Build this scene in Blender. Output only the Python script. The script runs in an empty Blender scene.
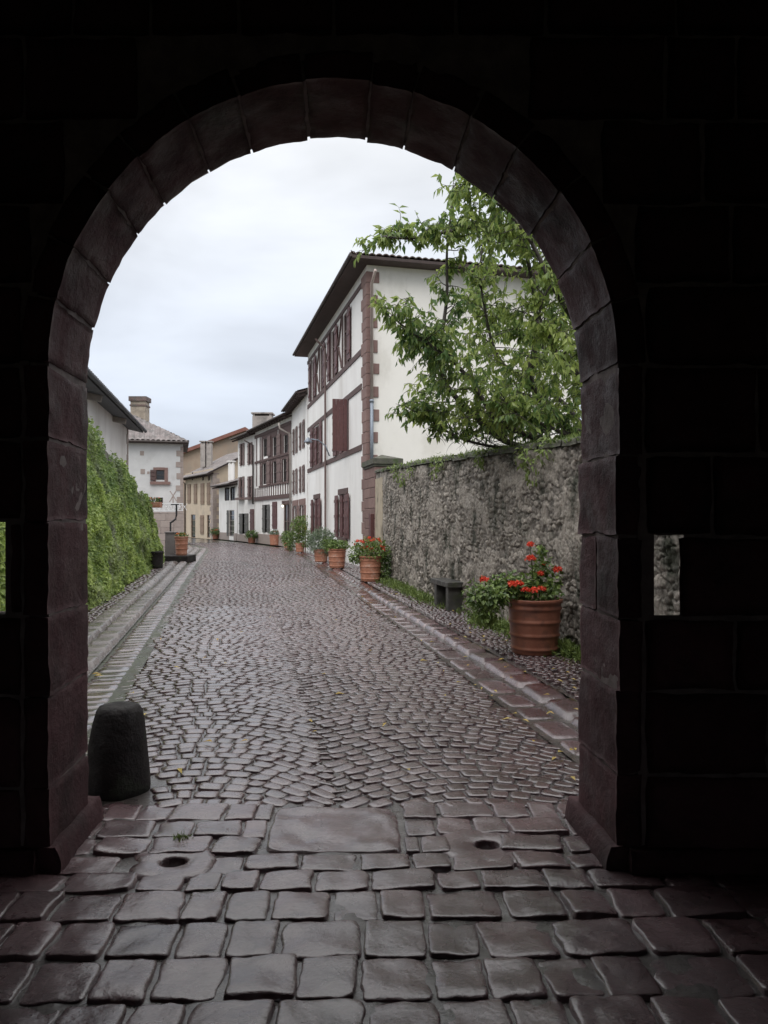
import bpy, bmesh, math, random
import numpy as np
from mathutils import Vector, Matrix, noise
R = random.Random(7)
F = 740.0; CX = 384.0; HY = 519.0; EYE = 1.6
scene = bpy.context.scene
col = scene.collection
def at(px, py, Y):
    return Vector(((px-CX)/F*Y, Y, EYE-(py-HY)/F*Y))
def lerp(a, b, t): return a+(b-a)*t
def poly(pts, y):
    for (y0, x0), (y1, x1) in zip(pts, pts[1:]):
        if y <= y1 or (y1, x1) == pts[-1]:
            return x0+(x1-x0)*(y-y0)/(y1-y0)
# ---------------------------------------------------------------- materials
def mat(name, c1, c2=None, scale=6.0, rough=.8, rough2=None, bump=.2, bdist=.01, detail=6, tint=0.0, metal=0.0,
        spec=.5, c3=None, c3scale=1.5, c3amt=(.5, .62), stretch=(1, 1, 1), fine=None, voronoi=None, transl=0.0, glass=False, coat=0.0):
    m = bpy.data.materials.new(name); m.use_nodes = True
    nt = m.node_tree; N = nt.nodes; L = nt.links; N.clear()
    out = N.new('ShaderNodeOutputMaterial'); b = N.new('ShaderNodeBsdfPrincipled')
    L.new(b.outputs[0], out.inputs[0])
    tc = N.new('ShaderNodeTexCoord'); mp = N.new('ShaderNodeMapping'); mp.inputs['Scale'].default_value = stretch
    L.new(tc.outputs['Object'], mp.inputs[0])
    def nz(s, d=detail, r=.6):
        n = N.new('ShaderNodeTexNoise'); n.inputs['Scale'].default_value = s; n.inputs['Detail'].default_value = d
        n.inputs['Roughness'].default_value = r; L.new(mp.outputs[0], n.inputs[0]); return n.outputs[0]
    def mr(v, a, bb, c, d):
        q = N.new('ShaderNodeMapRange'); L.new(v, q.inputs[0])
        for i, x in enumerate((a, bb, c, d)): q.inputs[i+1].default_value = x
        return q.outputs[0]
    n1 = nz(scale); c2 = c2 or c1
    fac = mr(n1, .3, .7, 0, 1)
    if tint > 0:
        at_ = N.new('ShaderNodeAttribute'); at_.attribute_name = 'tint'
        mx = N.new('ShaderNodeMix'); mx.data_type = 'FLOAT'; mx.inputs[0].default_value = tint
        L.new(fac, mx.inputs[2]); L.new(at_.outputs['Fac'], mx.inputs[3]); fac = mx.outputs[0]
    mc = N.new('ShaderNodeMix'); mc.data_type = 'RGBA'
    mc.inputs[6].default_value = (*c1, 1); mc.inputs[7].default_value = (*c2, 1); L.new(fac, mc.inputs[0])
    cout = mc.outputs[2]
    if c3:
        m3 = N.new('ShaderNodeMix'); m3.data_type = 'RGBA'; L.new(mr(nz(c3scale, 5, .65), c3amt[0], c3amt[1], 0, 1), m3.inputs[0])
        L.new(cout, m3.inputs[6]); m3.inputs[7].default_value = (*c3, 1); cout = m3.outputs[2]
    L.new(cout, b.inputs['Base Color'])
    if rough2 is not None: L.new(mr(nz(scale*.7+1.3, 4), .38, .62, rough, rough2), b.inputs['Roughness'])
    else: b.inputs['Roughness'].default_value = rough
    b.inputs['Metallic'].default_value = metal
    b.inputs['Specular IOR Level'].default_value = spec
    b.inputs['Coat Weight'].default_value = coat; b.inputs['Coat Roughness'].default_value = .09; b.inputs['Coat IOR'].default_value = 1.6
    if bump > 0:
        bp = N.new('ShaderNodeBump'); bp.inputs['Strength'].default_value = bump; bp.inputs['Distance'].default_value = bdist
        L.new(nz(fine or scale*4, 8, .7), bp.inputs['Height']); L.new(bp.outputs[0], b.inputs['Normal'])
        if coat > 0:
            b2 = N.new('ShaderNodeBump'); b2.inputs['Strength'].default_value = .85; b2.inputs['Distance'].default_value = .006
            L.new(nz(16, 6, .62), b2.inputs['Height']); L.new(b2.outputs[0], b.inputs['Coat Normal'])
    if transl > 0:
        t = N.new('ShaderNodeBsdfTranslucent'); ms = N.new('ShaderNodeMixShader'); ms.inputs[0].default_value = transl
        hs = N.new('ShaderNodeHueSaturation'); hs.inputs['Value'].default_value = 1.6; L.new(cout, hs.inputs['Color'])
        L.new(hs.outputs[0], t.inputs[0]); L.new(b.outputs[0], ms.inputs[1]); L.new(t.outputs[0], ms.inputs[2]); L.new(ms.outputs[0], out.inputs[0])
    return m
M = {}
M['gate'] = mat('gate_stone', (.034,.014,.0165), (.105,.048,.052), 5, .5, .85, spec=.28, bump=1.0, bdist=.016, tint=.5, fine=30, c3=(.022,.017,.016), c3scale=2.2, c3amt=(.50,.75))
M['gate_mortar'] = mat('gate_mortar', (.09,.07,.067), (.22,.18,.17), 8, .9, bump=.6, bdist=.01)
M['sett'] = mat('wet_setts', (.028,.0155,.0175), (.125,.078,.081), 9, .14, .32, bump=.4, bdist=.006, tint=.6, fine=45, spec=.55, coat=.72)
M['slab'] = mat('wet_slabs', (.036,.017,.020), (.15,.084,.090), 5, .13, .36, bump=1.0, bdist=.010, tint=.5, fine=34, spec=.5, coat=.85)
M['kerb'] = mat('wet_kerb', (.07,.060,.058), (.19,.16,.152), 6, .2, .5, bump=.8, bdist=.010, tint=.5, fine=28, spec=.5, coat=.3)
M['joint'] = mat('wet_joint', (.030,.024,.022), (.085,.070,.063), 9, .14, .45, bump=.9, bdist=.010, fine=40, spec=.5, coat=.55)
M['jointmoss'] = mat('joint_moss', (.038,.034,.028), (.055,.062,.030), 3, .2, .6, bump=.7, bdist=.008, fine=60)
M['rubble'] = mat('rubble', (.035,.029,.025), (.54,.48,.42), 16, .6, .9, bump=1.0, bdist=.02, tint=.66, fine=30, c3=(.04,.042,.028), c3scale=2.6, c3amt=(.53,.66), stretch=(1,1,.5))
M['moss'] = mat('moss_stone', (.055,.055,.042), (.13,.125,.10), 8, .8, bump=.8, bdist=.02, c3=(.05,.075,.025), c3scale=4)
M['bankstone'] = mat('bank_stone', (.09,.085,.07), (.22,.205,.175), 7, .8, bump=.9, bdist=.03, fine=14, c3=(.06,.085,.035), c3scale=2.2, c3amt=(.45,.6))
M['plaster'] = mat('white_plaster', (.86,.85,.83), (.76,.74,.72), 1.6, .9, bump=.25, bdist=.006, fine=30, c3=(.56,.53,.49), c3scale=.7, c3amt=(.5,.8), stretch=(1,1,.3))
M['plasterw'] = mat('gable_plaster', (.86,.83,.78), (.78,.75,.70), .7, .92, bump=.35, bdist=.01, fine=9, c3=(.58,.55,.49), c3scale=.7, c3amt=(.5,.82), stretch=(1,1,.6))
M['plasterg'] = mat('grey_plaster', (.62,.62,.62), (.52,.52,.52), 1.2, .9, bump=.25, fine=20, c3=(.42,.41,.40), c3scale=.8, c3amt=(.55,.8))
M['beige'] = mat('beige_plaster', (.56,.46,.35), (.47,.39,.30), 1.2, .9, bump=.2, fine=20, c3=(.38,.32,.26), c3scale=.6, c3amt=(.55,.8))
M['brown'] = mat('brown_render', (.30,.22,.17), (.38,.30,.23), 1.0, .9, bump=.2, c3=(.24,.2,.17), c3scale=.5, c3amt=(.5,.7))
M['quoin'] = mat('quoin_stone', (.15,.088,.078), (.27,.175,.155), 7, .8, bump=.6, bdist=.01, tint=.55, fine=30)
M['quoing'] = mat('quoin_stone_pale', (.26,.21,.19), (.38,.32,.29), 7, .8, bump=.5, tint=.5)
M['shutter'] = mat('maroon_paint', (.085,.032,.033), (.135,.058,.056), 9, .45, .7, bump=.3, fine=40, tint=.3)
M['shutterg'] = mat('faded_brown_paint', (.13,.085,.08), (.20,.14,.13), 9, .7, bump=.3, tint=.4)
M['shuttergr'] = mat('grey_green_paint', (.10,.10,.095), (.15,.14,.13), 9, .7, bump=.3, tint=.4)
M['shutterb'] = mat('beige_brown_paint', (.20,.14,.10), (.27,.19,.14), 9, .7, bump=.3, tint=.4)
M['timber'] = mat('dark_timber', (.075,.045,.042), (.12,.075,.07), 6, .75, bump=.4, fine=40, stretch=(4,4,1))
M['soffit'] = mat('soffit_boards', (.045,.030,.028), (.075,.05,.045), 4, .7, bump=.4, fine=30)
M['soffitg'] = mat('grey_boards', (.07,.075,.085), (.11,.115,.13), 4, .7, bump=.4, fine=30)
M['tile'] = mat('canal_tile', (.085,.055,.05), (.20,.14,.125), 3, .55, .85, bump=.4, fine=30, c3=(.09,.085,.075), c3scale=2.5, c3amt=(.5,.62))
M['tileg'] = mat('weathered_tile', (.085,.072,.070), (.22,.185,.178), 2.4, .45, .8, bump=.4, fine=30, c3=(.10,.095,.09), c3scale=2, c3amt=(.5,.65))
M['tiler'] = mat('red_tile', (.17,.065,.05), (.25,.11,.085), 3, .7, bump=.4)
M['glass'] = mat('window_glass', (.012,.013,.015), (.02,.022,.025), 3, .06, bump=0, spec=.7)
M['dark'] = mat('dark_interior', (.015,.013,.012), (.03,.025,.022), 3, .8, bump=0)
M['frame'] = mat('window_frame_paint', (.30,.26,.24), (.40,.36,.33), 8, .6, bump=.1)
M['framed'] = mat('dark_frame_paint', (.05,.04,.038), (.08,.06,.055), 8, .6, bump=.1)
M['chim'] = mat('chimney_render', (.30,.27,.25), (.42,.38,.35), 2.5, .9, bump=.4, c3=(.16,.15,.14), c3scale=1.5, c3amt=(.5,.7))
M['chimo'] = mat('ochre_chimney', (.33,.28,.22), (.42,.36,.29), 2.5, .9, bump=.4, c3=(.2,.17,.14), c3scale=1.5, c3amt=(.5,.7))
M['terra'] = mat('wet_terracotta', (.20,.072,.045), (.32,.13,.082), 5, .28, .55, bump=.35, bdist=.005, fine=40, c3=(.12,.055,.04), c3scale=4, c3amt=(.52,.7))
M['terra2'] = mat('pale_terracotta', (.36,.15,.09), (.50,.23,.15), 5, .5, .75, bump=.3, fine=40, c3=(.50,.36,.30), c3scale=5, c3amt=(.56,.75))
M['soil'] = mat('soil', (.03,.022,.017), (.05,.038,.03), 20, .9, bump=.8)
M['leaf'] = mat('cherry_leaf', (.060,.125,.042), (.34,.40,.11), 3, .38, bump=0, tint=.85, transl=.45, spec=.4)
M['ivy'] = mat('ivy_leaf', (.06,.13,.03), (.52,.62,.17), 1.4, .5, bump=0, tint=.62, transl=.3, c3=(.17,.19,.12), c3scale=.8, c3amt=(.52,.7))
M['green'] = mat('pot_leaf', (.035,.075,.022), (.20,.28,.07), 3, .42, bump=0, tint=.8, transl=.22)
M['greeng'] = mat('grey_green_leaf', (.10,.14,.09), (.22,.28,.18), 3, .55, bump=0, tint=.8, transl=.2)
M['grass'] = mat('grass_blade', (.05,.085,.022), (.20,.26,.07), 3, .5, bump=0, tint=.8, transl=.25)
M['red'] = mat('red_petal', (.55,.03,.02), (.78,.11,.05), 9, .5, bump=0, tint=.8, transl=.2)
M['orange'] = mat('orange_petal', (.70,.13,.03), (.80,.3,.1), 9, .5, bump=0, tint=.8, transl=.2)
M['bark'] = mat('bark', (.035,.028,.024), (.085,.072,.06), 12, .7, bump=.8, bdist=.01)
M['iron'] = mat('iron', (.02,.02,.022), (.04,.04,.042), 8, .4, bump=.1, metal=.4)
M['zinc'] = mat('zinc_pipe', (.20,.23,.27), (.27,.30,.35), 3, .5, bump=.05, metal=.3)
M['pipeb'] = mat('pink_pipe', (.42,.33,.30), (.5,.42,.38), 3, .6, bump=.05)
M['bench'] = mat('bench_stone', (.03,.03,.029), (.085,.082,.076), 9, .3, .6, bump=.7, bdist=.008, fine=35, c3=(.05,.06,.03), c3scale=3, c3amt=(.55,.7))
M['bollard'] = mat('bollard_stone', (.010,.008,.008), (.034,.028,.027), 10, .6, .85, bump=1.0, bdist=.016, spec=.3, fine=30, c3=(.045,.055,.035), c3scale=4, c3amt=(.55,.7))
M['box'] = mat('grey_box_paint', (.17,.155,.15), (.22,.20,.19), 4, .5, bump=.1)
M['rail'] = mat('white_fretwork', (.70,.70,.70), (.62,.62,.62), 6, .6, bump=.1)
M['ground'] = mat('ground_soil', (.06,.06,.04), (.10,.11,.06), .8, .9, bump=.5)
M['straw'] = mat('yellow_leaf', (.45,.28,.05), (.5,.4,.1), 9, .5, bump=0, tint=.9, transl=.2)
M['ochre'] = mat('ochre_render', (.42,.35,.26), (.50,.43,.33), 2, .9, bump=.4, c3=(.2,.17,.13), c3scale=2, c3amt=(.5,.7))
def emis(name, c, s):
    m = bpy.data.materials.new(name); m.use_nodes = True
    b = m.node_tree.nodes['Principled BSDF']; b.inputs['Base Color'].default_value = (*c, 1)
    b.inputs['Emission Color'].default_value = (*c, 1); b.inputs['Emission Strength'].default_value = s
    return m
M['lit'] = emis('lit_lamp_globe', (1, .85, .6), 3.0)
# front wall of the gate: coursed blocks
def blockmat():
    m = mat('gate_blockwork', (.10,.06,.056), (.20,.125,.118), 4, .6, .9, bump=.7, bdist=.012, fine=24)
    nt = m.node_tree; N = nt.nodes; L = nt.links
    b = [n for n in N if n.type == 'BSDF_PRINCIPLED'][0]
    tc = N.new('ShaderNodeTexCoord'); sep = N.new('ShaderNodeSeparateXYZ'); cmb = N.new('ShaderNodeCombineXYZ'); add = N.new('ShaderNodeMath')
    L.new(tc.outputs['Object'], sep.inputs[0]); L.new(sep.outputs[0], add.inputs[0]); L.new(sep.outputs[1], add.inputs[1])
    nz = N.new('ShaderNodeTexNoise'); nz.inputs['Scale'].default_value = 3; L.new(tc.outputs['Object'], nz.inputs[0])
    ma = N.new('ShaderNodeMath'); ma.operation = 'MULTIPLY_ADD'; L.new(nz.outputs[0], ma.inputs[0]); ma.inputs[1].default_value = .09; L.new(sep.outputs[2], ma.inputs[2])
    L.new(add.outputs[0], cmb.inputs[0]); L.new(ma.outputs[0], cmb.inputs[1])
    br = N.new('ShaderNodeTexBrick'); L.new(cmb.outputs[0], br.inputs[0]); br.inputs['Scale'].default_value = 1
    br.inputs['Brick Width'].default_value = .74; br.inputs['Row Height'].default_value = .365; br.inputs['Mortar Size'].default_value = .011
    br.inputs['Mortar Smooth'].default_value = .4; br.offset = .43; br.squash = .7; br.squash_frequency = 3
    mx = N.new('ShaderNodeMix'); mx.data_type = 'RGBA'
    src = b.inputs['Base Color'].links[0].from_socket
    L.new(br.outputs['Fac'], mx.inputs[0]); L.new(src, mx.inputs[6]); mx.inputs[7].default_value = (.30,.26,.24,1)
    L.new(mx.outputs[2], b.inputs['Base Color'])
    bp0 = b.inputs['Normal'].links[0].from_node
    bp = N.new('ShaderNodeBump'); bp.invert = True; bp.inputs['Distance'].default_value = .02; bp.inputs['Strength'].default_value = .9
    L.new(br.outputs['Fac'], bp.inputs['Height']); L.new(bp0.outputs[0], bp.inputs['Normal']); L.new(bp.outputs[0], b.inputs['Normal'])
    return m
M['block'] = blockmat()
# ---------------------------------------------------------------- mesh helper
ORG = {}
class MB:
    def __init__(s): s.v = []; s.f = []; s.t = []
    def vert(s, p, t=0.5): s.v.append(tuple(p)); s.t.append(t); return len(s.v)-1
    def face(s, *pts, t=0.5):
        i = [s.vert(p, t) for p in pts]; s.f.append(i)
    def box8(s, P, t=.5):       # P: 4 bottom ccw + 4 top
        i = [s.vert(p, t) for p in P]
        for q in ((0,3,2,1),(4,5,6,7),(0,1,5,4),(1,2,6,5),(2,3,7,6),(3,0,4,7)): s.f.append([i[k] for k in q])
    def box(s, x0, x1, y0, y1, z0, z1, t=.5):
        s.box8([(x0,y0,z0),(x1,y0,z0),(x1,y1,z0),(x0,y1,z0),(x0,y0,z1),(x1,y0,z1),(x1,y1,z1),(x0,y1,z1)], t)
    def obox(s, c, u, v, w, hu, hv, hw, t=.5):   # oriented box: centre, axes, half sizes
        P = []
        for a in (-1, 1):
            for (b, d) in ((-1,-1),(1,-1),(1,1),(-1,1)):
                P.append(c+u*(b*hu)+v*(d*hv)+w*(a*hw))
        s.box8(P, t)
    def bar(s, a, b, w, h=None, up=Vector((0,0,1)), t=.5):
        a = Vector(a); b = Vector(b); h = h or w; d = (b-a); l = d.length; d.normalize()
        x = d.cross(up)
        if x.length < .01: x = d.cross(Vector((0,1,0)))
        x.normalize(); y = x.cross(d); s.obox((a+b)/2, x, y, d, w/2, h/2, l/2, t)
    def tube(s, pts, rad, n=8, t=.5, cap=True):
        pts = [Vector(p) for p in pts]; rings = []
        for i, p in enumerate(pts):
            d = (pts[min(i+1, len(pts)-1)]-pts[max(i-1, 0)]).normalized()
            x = d.cross(Vector((.3,.2,.93))); x.normalize(); y = d.cross(x)
            r = rad[i] if isinstance(rad, (list, tuple)) else rad
            rings.append([s.vert(p+x*math.cos(2*math.pi*k/n)*r+y*math.sin(2*math.pi*k/n)*r, t) for k in range(n)])
        for a, b in zip(rings, rings[1:]):
            for k in range(n): s.f.append([a[k], a[(k+1)%n], b[(k+1)%n], b[k]])
        if cap: s.f.append(rings[-1]); s.f.append(rings[0][::-1])
    def lathe(s, c, prof, n=32, t=.5, wob=0):
        c = Vector(c); rings = []
        for r, z in prof:
            rings.append([s.vert(c+Vector((math.cos(2*math.pi*k/n)*r*(1+wob*noise.noise(Vector((math.cos(2*math.pi*k/n)*2, math.sin(2*math.pi*k/n)*2, z*4+c.x)))),
                          math.sin(2*math.pi*k/n)*r*(1+wob*noise.noise(Vector((math.cos(2*math.pi*k/n)*2, math.sin(2*math.pi*k/n)*2, z*4+9+c.x)))), z)), t) for k in range(n)])
        for a, b in zip(rings, rings[1:]):
            for k in range(n): s.f.append([a[k], a[(k+1)%n], b[(k+1)%n], b[k]])
        if prof[-1][0] > .001: s.f.append(rings[-1])
        s.f.append(rings[0][::-1])
    def leaf(s, p, d, nrm, L, W, t):      # folded pointed leaf
        d = d.normalized(); x = d.cross(nrm)
        if x.length < 1e-3: x = d.cross(Vector((1,0,.2)))
        x.normalize(); n = x.cross(d)
        a = s.vert(p, t); m1 = s.vert(p+d*L*.45-n*L*.05, t); e = s.vert(p+d*L-n*L*.18, t)
        l = s.vert(p+d*L*.4+x*W/2+n*W*.15, t); r = s.vert(p+d*L*.4-x*W/2+n*W*.15, t)
        s.f += [[a, m1, l], [m1, e, l], [a, r, m1], [m1, r, e]]
    def build(s, name, m, parent=None, smooth=False, org=None):
        o_ = Vector(ORG[parent.name]) if parent else Vector(org or (0,0,0))
        me = bpy.data.meshes.new(name)
        va = np.array(s.v, dtype=float)-np.array(o_)
        me.from_pydata(va.tolist(), [], s.f); 
        a = me.attributes.new('tint', 'FLOAT', 'POINT'); a.data.foreach_set('value', np.array(s.t, dtype=np.float32))
        me.materials.append(m)
        if smooth: me.polygons.foreach_set('use_smooth', [True]*len(me.polygons))
        me.update(); me.validate()
        o = bpy.data.objects.new(name, me); col.objects.link(o)
        if parent: o.parent = parent
        else: o.location = o_
        ORG[o.name] = tuple(o_)
        return o
def tag(o, label=None, cat=None, group=None, kind=None):
    if label: o['label'] = label
    if cat: o['category'] = cat
    if group: o['group'] = group
    if kind: o['kind'] = kind
    return o
def thing(name, loc, label, cat, group=None):
    o = bpy.data.objects.new(name, None); col.objects.link(o); o.location = loc; o.empty_display_size = .2
    ORG[o.name] = tuple(loc); return tag(o, label, cat, group)
def bev(o, w, seg=2):
    m = o.modifiers.new('Bevel', 'BEVEL'); m.width = w; m.segments = seg; m.limit_method = 'ANGLE'; m.angle_limit = math.radians(35)
    return o
# ---------------------------------------------------------------- ground lines
RE = [(-6,3.1),(9.66,.45),(31,-3.4),(36,-4.6),(42,-6.3),(50,-9.7),(58,-13.8),(72,-22.5)]     # road right edge  (Y, X)
LE = [(-6,0),(6.5,-2.6),(30.4,-7.7),(38.6,-9.4),(42,-10.5),(46,-12.1),(52,-15.6),(60,-21),(72,-30)]
def Rx(y): return poly(RE, y)
def Lx(y): return poly(LE, y)
g = MB(); g.face((-2500,-2500,-.10),(2500,-2500,-.10),(2500,2500,-.10),(-2500,2500,-.10))
tag(g.build('ground', M['ground']), kind='structure')
# bed of the road: joints between the setts
def strip(name, fa, fb, y0, y1, z, m, nx=6, step=.5, jit=.0):
    b = MB(); rows = []
    n = int((y1-y0)/step)+1
    for i in range(n+1):
        y = y0+(y1-y0)*i/n; a = fa(y); c = fb(y)
        rows.append([b.vert((lerp(a, c, k/nx), y, z+jit*noise.noise(Vector((lerp(a, c, k/nx)*1.3, y*1.3, 0))))) for k in range(nx+1)])
    for a, c in zip(rows, rows[1:]):
        for k in range(nx): b.f.append([a[k], a[k+1], c[k+1], c[k]])
    return b
b = strip('road', lambda y: Lx(y)+.12, lambda y: Rx(y), 4.0, 71, 0, M['joint'], 24, .15, .012)
road = tag(b.build('road', M['joint'], smooth=True), kind='structure')
def ring_pts(c, k):     # refine a quad (4 corners) to 8 points with softened corners
    P = []
    for i in range(4):
        a = c[i-1]; q = c[i]; n = c[(i+1)%4]
        P += [q+(a-q)*k, q+(n-q)*k]
    return P
def sett(mb, c, z0, h, rng, fine=True, t=None):
    t = rng.random() if t is None else t
    cen = (c[0]+c[1]+c[2]+c[3])/4
    tx = rng.uniform(-.06, .06); ty = rng.uniform(-.055, .055); hh = h*rng.uniform(.75, 1.15)
    P = ring_pts(c, .16) if fine else c
    prof = ((1.0, 0), (.96, .66), (.86, .96), (.5, 1.03)) if fine else ((1.0, 0), (.86, .9))
    rings = []
    for k, zz in prof:
        rr = []
        for p in P:
            q = cen+(p-cen)*k
            rr.append(mb.vert((q.x, q.y, z0-.012*(zz == 0)+zz*hh+(q.x-cen.x)*tx+(q.y-cen.y)*ty), t))
        rings.append(rr)
    n = len(P)
    for a, b_ in zip(rings, rings[1:]):
        for i in range(n): mb.f.append([a[i], a[(i+1)%n], b_[(i+1)%n], b_[i]])
    mb.f.append(rings[-1])
# road setts laid in two rows of segmental arcs
def road_setts():
    mb = MB(); rng = random.Random(3); d = .118
    def h(x, P, A):
        q = ((x/P) % 1.0)*2-1
        return A*(math.cos(q*math.pi/2)), -A*math.pi/2*math.sin(q*math.pi/2)*2/P
    nrows = int(46/d)
    for n in range(-6, nrows):
        y = 3.9+n*d
        u = -.3*rng.random()*.1
        xl = Lx(y)+.22; xr = Rx(y)-.02; Wd = xr-xl; P = Wd/2
        x = -rng.random()*.1
        fine = y < 13
        while x < Wd+.1:
            w = rng.uniform(.085, .155)
            if fine and rng.random() < .05: w *= 1.2
            xa = x+.0045; xb = x+w-.0045; x += w
            cs = []
            for (xx, up) in ((xa,0),(xb,0),(xb,1),(xa,1)):
                hv, sl = h(xx-.0*P, P, .46); cth = 1/math.sqrt(1+sl*sl)
                vy = y+hv+.03*noise.noise(Vector((xx*1.7, y*.9, 5)))
                px = xx; py = vy
                if up: px += -sl*cth*d*cth*.93; py += cth*d*cth*.93
                cs.append(Vector((xl+px+rng.uniform(-.008,.008), py+rng.uniform(-.008,.008), 0)))
            cy = sum(c.y for c in cs)/4; cx_ = sum(c.x for c in cs)/4
            if cy < 4.10 or cx_ < Lx(cy)+.25 or cx_ > Rx(cy)-.03: continue
            zz = .012*noise.noise(Vector((cx_*1.3, cy*1.3, 0)))-.003
            if abs(cx_+1.57) < .2 and abs(cy-4.36) < .2: continue
            tt = max(0, min(1, .5+.5*noise.noise(Vector((cx_*.5, cy*.35, 2)))+rng.uniform(-.4,.4)))
            sett(mb, cs, zz, .016, rng, fine, tt)
    return mb
tag(road_setts().build('road_setts', M['sett'], smooth=True), kind='structure')
# gutter + kerb stones
def stone(mb, cx_, cy_, ux, hw, hl, z0, h, rng, n=7, rough=.006, t=None, pw=5.0, jag=.05):
    """flat worn stone: superelliptic top with uneven surface; ux = unit vector across, length axis perpendicular"""
    uy = Vector((-ux.y, ux.x, 0)); t = rng.random() if t is None else t
    sd = rng.random()*100; tx = rng.uniform(-.035,.035); ty = rng.uniform(-.035,.035)
    idx = {}
    skx = rng.uniform(-.10,.10); 
    for i in range(n+1):
        for j in range(n+1):
            a = -1+2*i/n; b_ = -1+2*j/n
            a = math.copysign(abs(a)**.55, a); b_ = math.copysign(abs(b_)**.55, b_)
            m_ = max(abs(a), abs(b_)); 
            r = (abs(a)**pw+abs(b_)**pw)**(1/pw)
            k = m_/r if r > 0 else 1
            ang = math.atan2(b_, a)
            k *= 1+jag*noise.noise(Vector((math.cos(ang)*2.2+sd, math.sin(ang)*2.2, sd)))*m_
            A = a*k+skx*b_*.5; B = b_*k
            px = cx_+ux.x*A*hw+uy.x*B*hl; py = cy_+ux.y*A*hw+uy.y*B*hl
            e = 1-m_**16
            z = z0+h*(.55+.45*e-.10*m_**3) + (rough*noise.noise(Vector((px*9, py*9, sd)))+rough*1.4*noise.noise(Vector((px*3.5, py*3.5, sd))))*(.4+.6*e)+tx*A*hw+ty*B*hl
            if m_ > .999: z = z0-.02
            idx[i, j] = mb.vert((px, py, z), t)
    for i in range(n):
        for j in range(n):
            q = [idx[i,j], idx[i+1,j], idx[i+1,j+1], idx[i,j+1]]
            mb.f.append(q)
def kerb_row(mb, fx, y0, y1, off, w, z0, h, rng, lmin, lmax, n=6, rough=.006, ymin=None):
    y = y0
    while y < y1:
        l = rng.uniform(lmin, lmax); yc = y+l/2
        dx = (fx(yc+.3)-fx(yc-.3))/.6; dv = Vector((dx, 1, 0)).normalized(); ux = Vector((dv.y, -dv.x, 0))
        cx_ = fx(yc)+off
        stone(mb, cx_, yc, ux, w/2-.008, l/2*math.sqrt(1+dx*dx)-.008, z0, h, rng, n if yc < 16 else 3, rough, pw=9, jag=.035)
        y += l
def kerb_base(name, fa, fb, y0, y1, z, m): return tag(strip(name, fa, fb, y0, y1, z, m, 2, .4).build(name, m), kind='structure')
rng = random.Random(11)
kb = MB()
kerb_row(kb, Rx, 4.1, 40, .17, .30, .0, .018, rng, .34, .62)
gut = MB(); kerb_row(gut, Rx, 4.1, 40, .49, .30, .022, .035, rng, .36, .7)
tag(kb.build('gutter', M['slab'], smooth=True), kind='structure'); tag(gut.build('kerb', M['slab'], smooth=True), kind='structure')
kerb_base('kerb_bed', lambda y: Rx(y)-.01, lambda y: Rx(y)+.66, 4.0, 42, .008, M['joint'])
kerb_base('kerb_bed', lambda y: Lx(y)-.83, lambda y: Lx(y)-.16, 4.0, 45, .028, M['joint'])
kl = MB(); LK = lambda y: Lx(y)-.16
kerb_row(kl, LK, 4.3, 40, -.17, .33, .03, .055, rng, .35, .6); kerb_row(kl, LK, 4.3, 40, -.50, .30, .045, .045, rng, .35, .6)
tag(kl.build('kerb', M['kerb'], smooth=True), kind='structure')
kerb_base('gutter', lambda y: Lx(y)-.17, lambda y: Lx(y)+.32, 4.0, 45, .010, M['jointmoss'])
# moss-filled gutter strip with a single row of setts
gm = MB(); kerb_row(gm, Lx, 4.3, 40, .03, .39, -.002, .022, rng, .16, .30, n=5)
tag(gm.build('gutter_setts', M['sett'], smooth=True), kind='structure')
# pavements
kerb_base('pavement', lambda y: Rx(y)+.64, lambda y: Rx(y)+3.2, 4.0, 45, .036, M['joint'])
kerb_base('pavement', lambda y: Lx(y)-4.6, lambda y: Lx(y)-.82, 4.0, 45, .047, M['joint'])
def pebbles(name, fa, fb, y0, y1, z, m, rng, w=.075):
    mb = MB(); y = y0
    while y < y1:
        ww = w*(1 if y < 14 else 1.5); xa = fa(y)+rng.random()*w; xb = fb(y)
        while xa < xb:
            a = ww*rng.uniform(.7,1.25); c = ww*rng.uniform(.8,1.2)
            cx_ = xa+a/2; cy_ = y+rng.uniform(-.015,.015)
            th = rng.uniform(-.3,.3); u = Vector((math.cos(th), math.sin(th), 0)); v = Vector((-u.y, u.x, 0)); q = Vector((cx_, cy_, 0))
            cs = [q-u*a*.44-v*c*.44, q+u*a*.44-v*c*.44, q+u*a*.44+v*c*.44, q-u*a*.44+v*c*.44]
            if rng.random() < .97: sett(mb, cs, z, .020, rng, y < 11)
            xa += a
        y += ww*.98
    return tag(mb.build(name, m, smooth=True), kind='structure')
WALL = [(5.2,3.0),(8.95,2.15),(14.05,.98),(20.9,-.20),(23,-.53),(35.6,-3.66),(41.8,-5.2),(50,-8.7)]
pebbles('pavement_pebbles', lambda y: Rx(y)+.66, lambda y: poly(WALL, y)-.02, 4.1, 30, .045, M['sett'], rng)
IV = lambda y: -2.34-.213*y+max(0, y-23)*.03
pebbles('pavement_pebbles', lambda y: IV(y)+.0, lambda y: Lx(y)-.84, 4.5, 30, .055, M['sett'], rng, .085)
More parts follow.
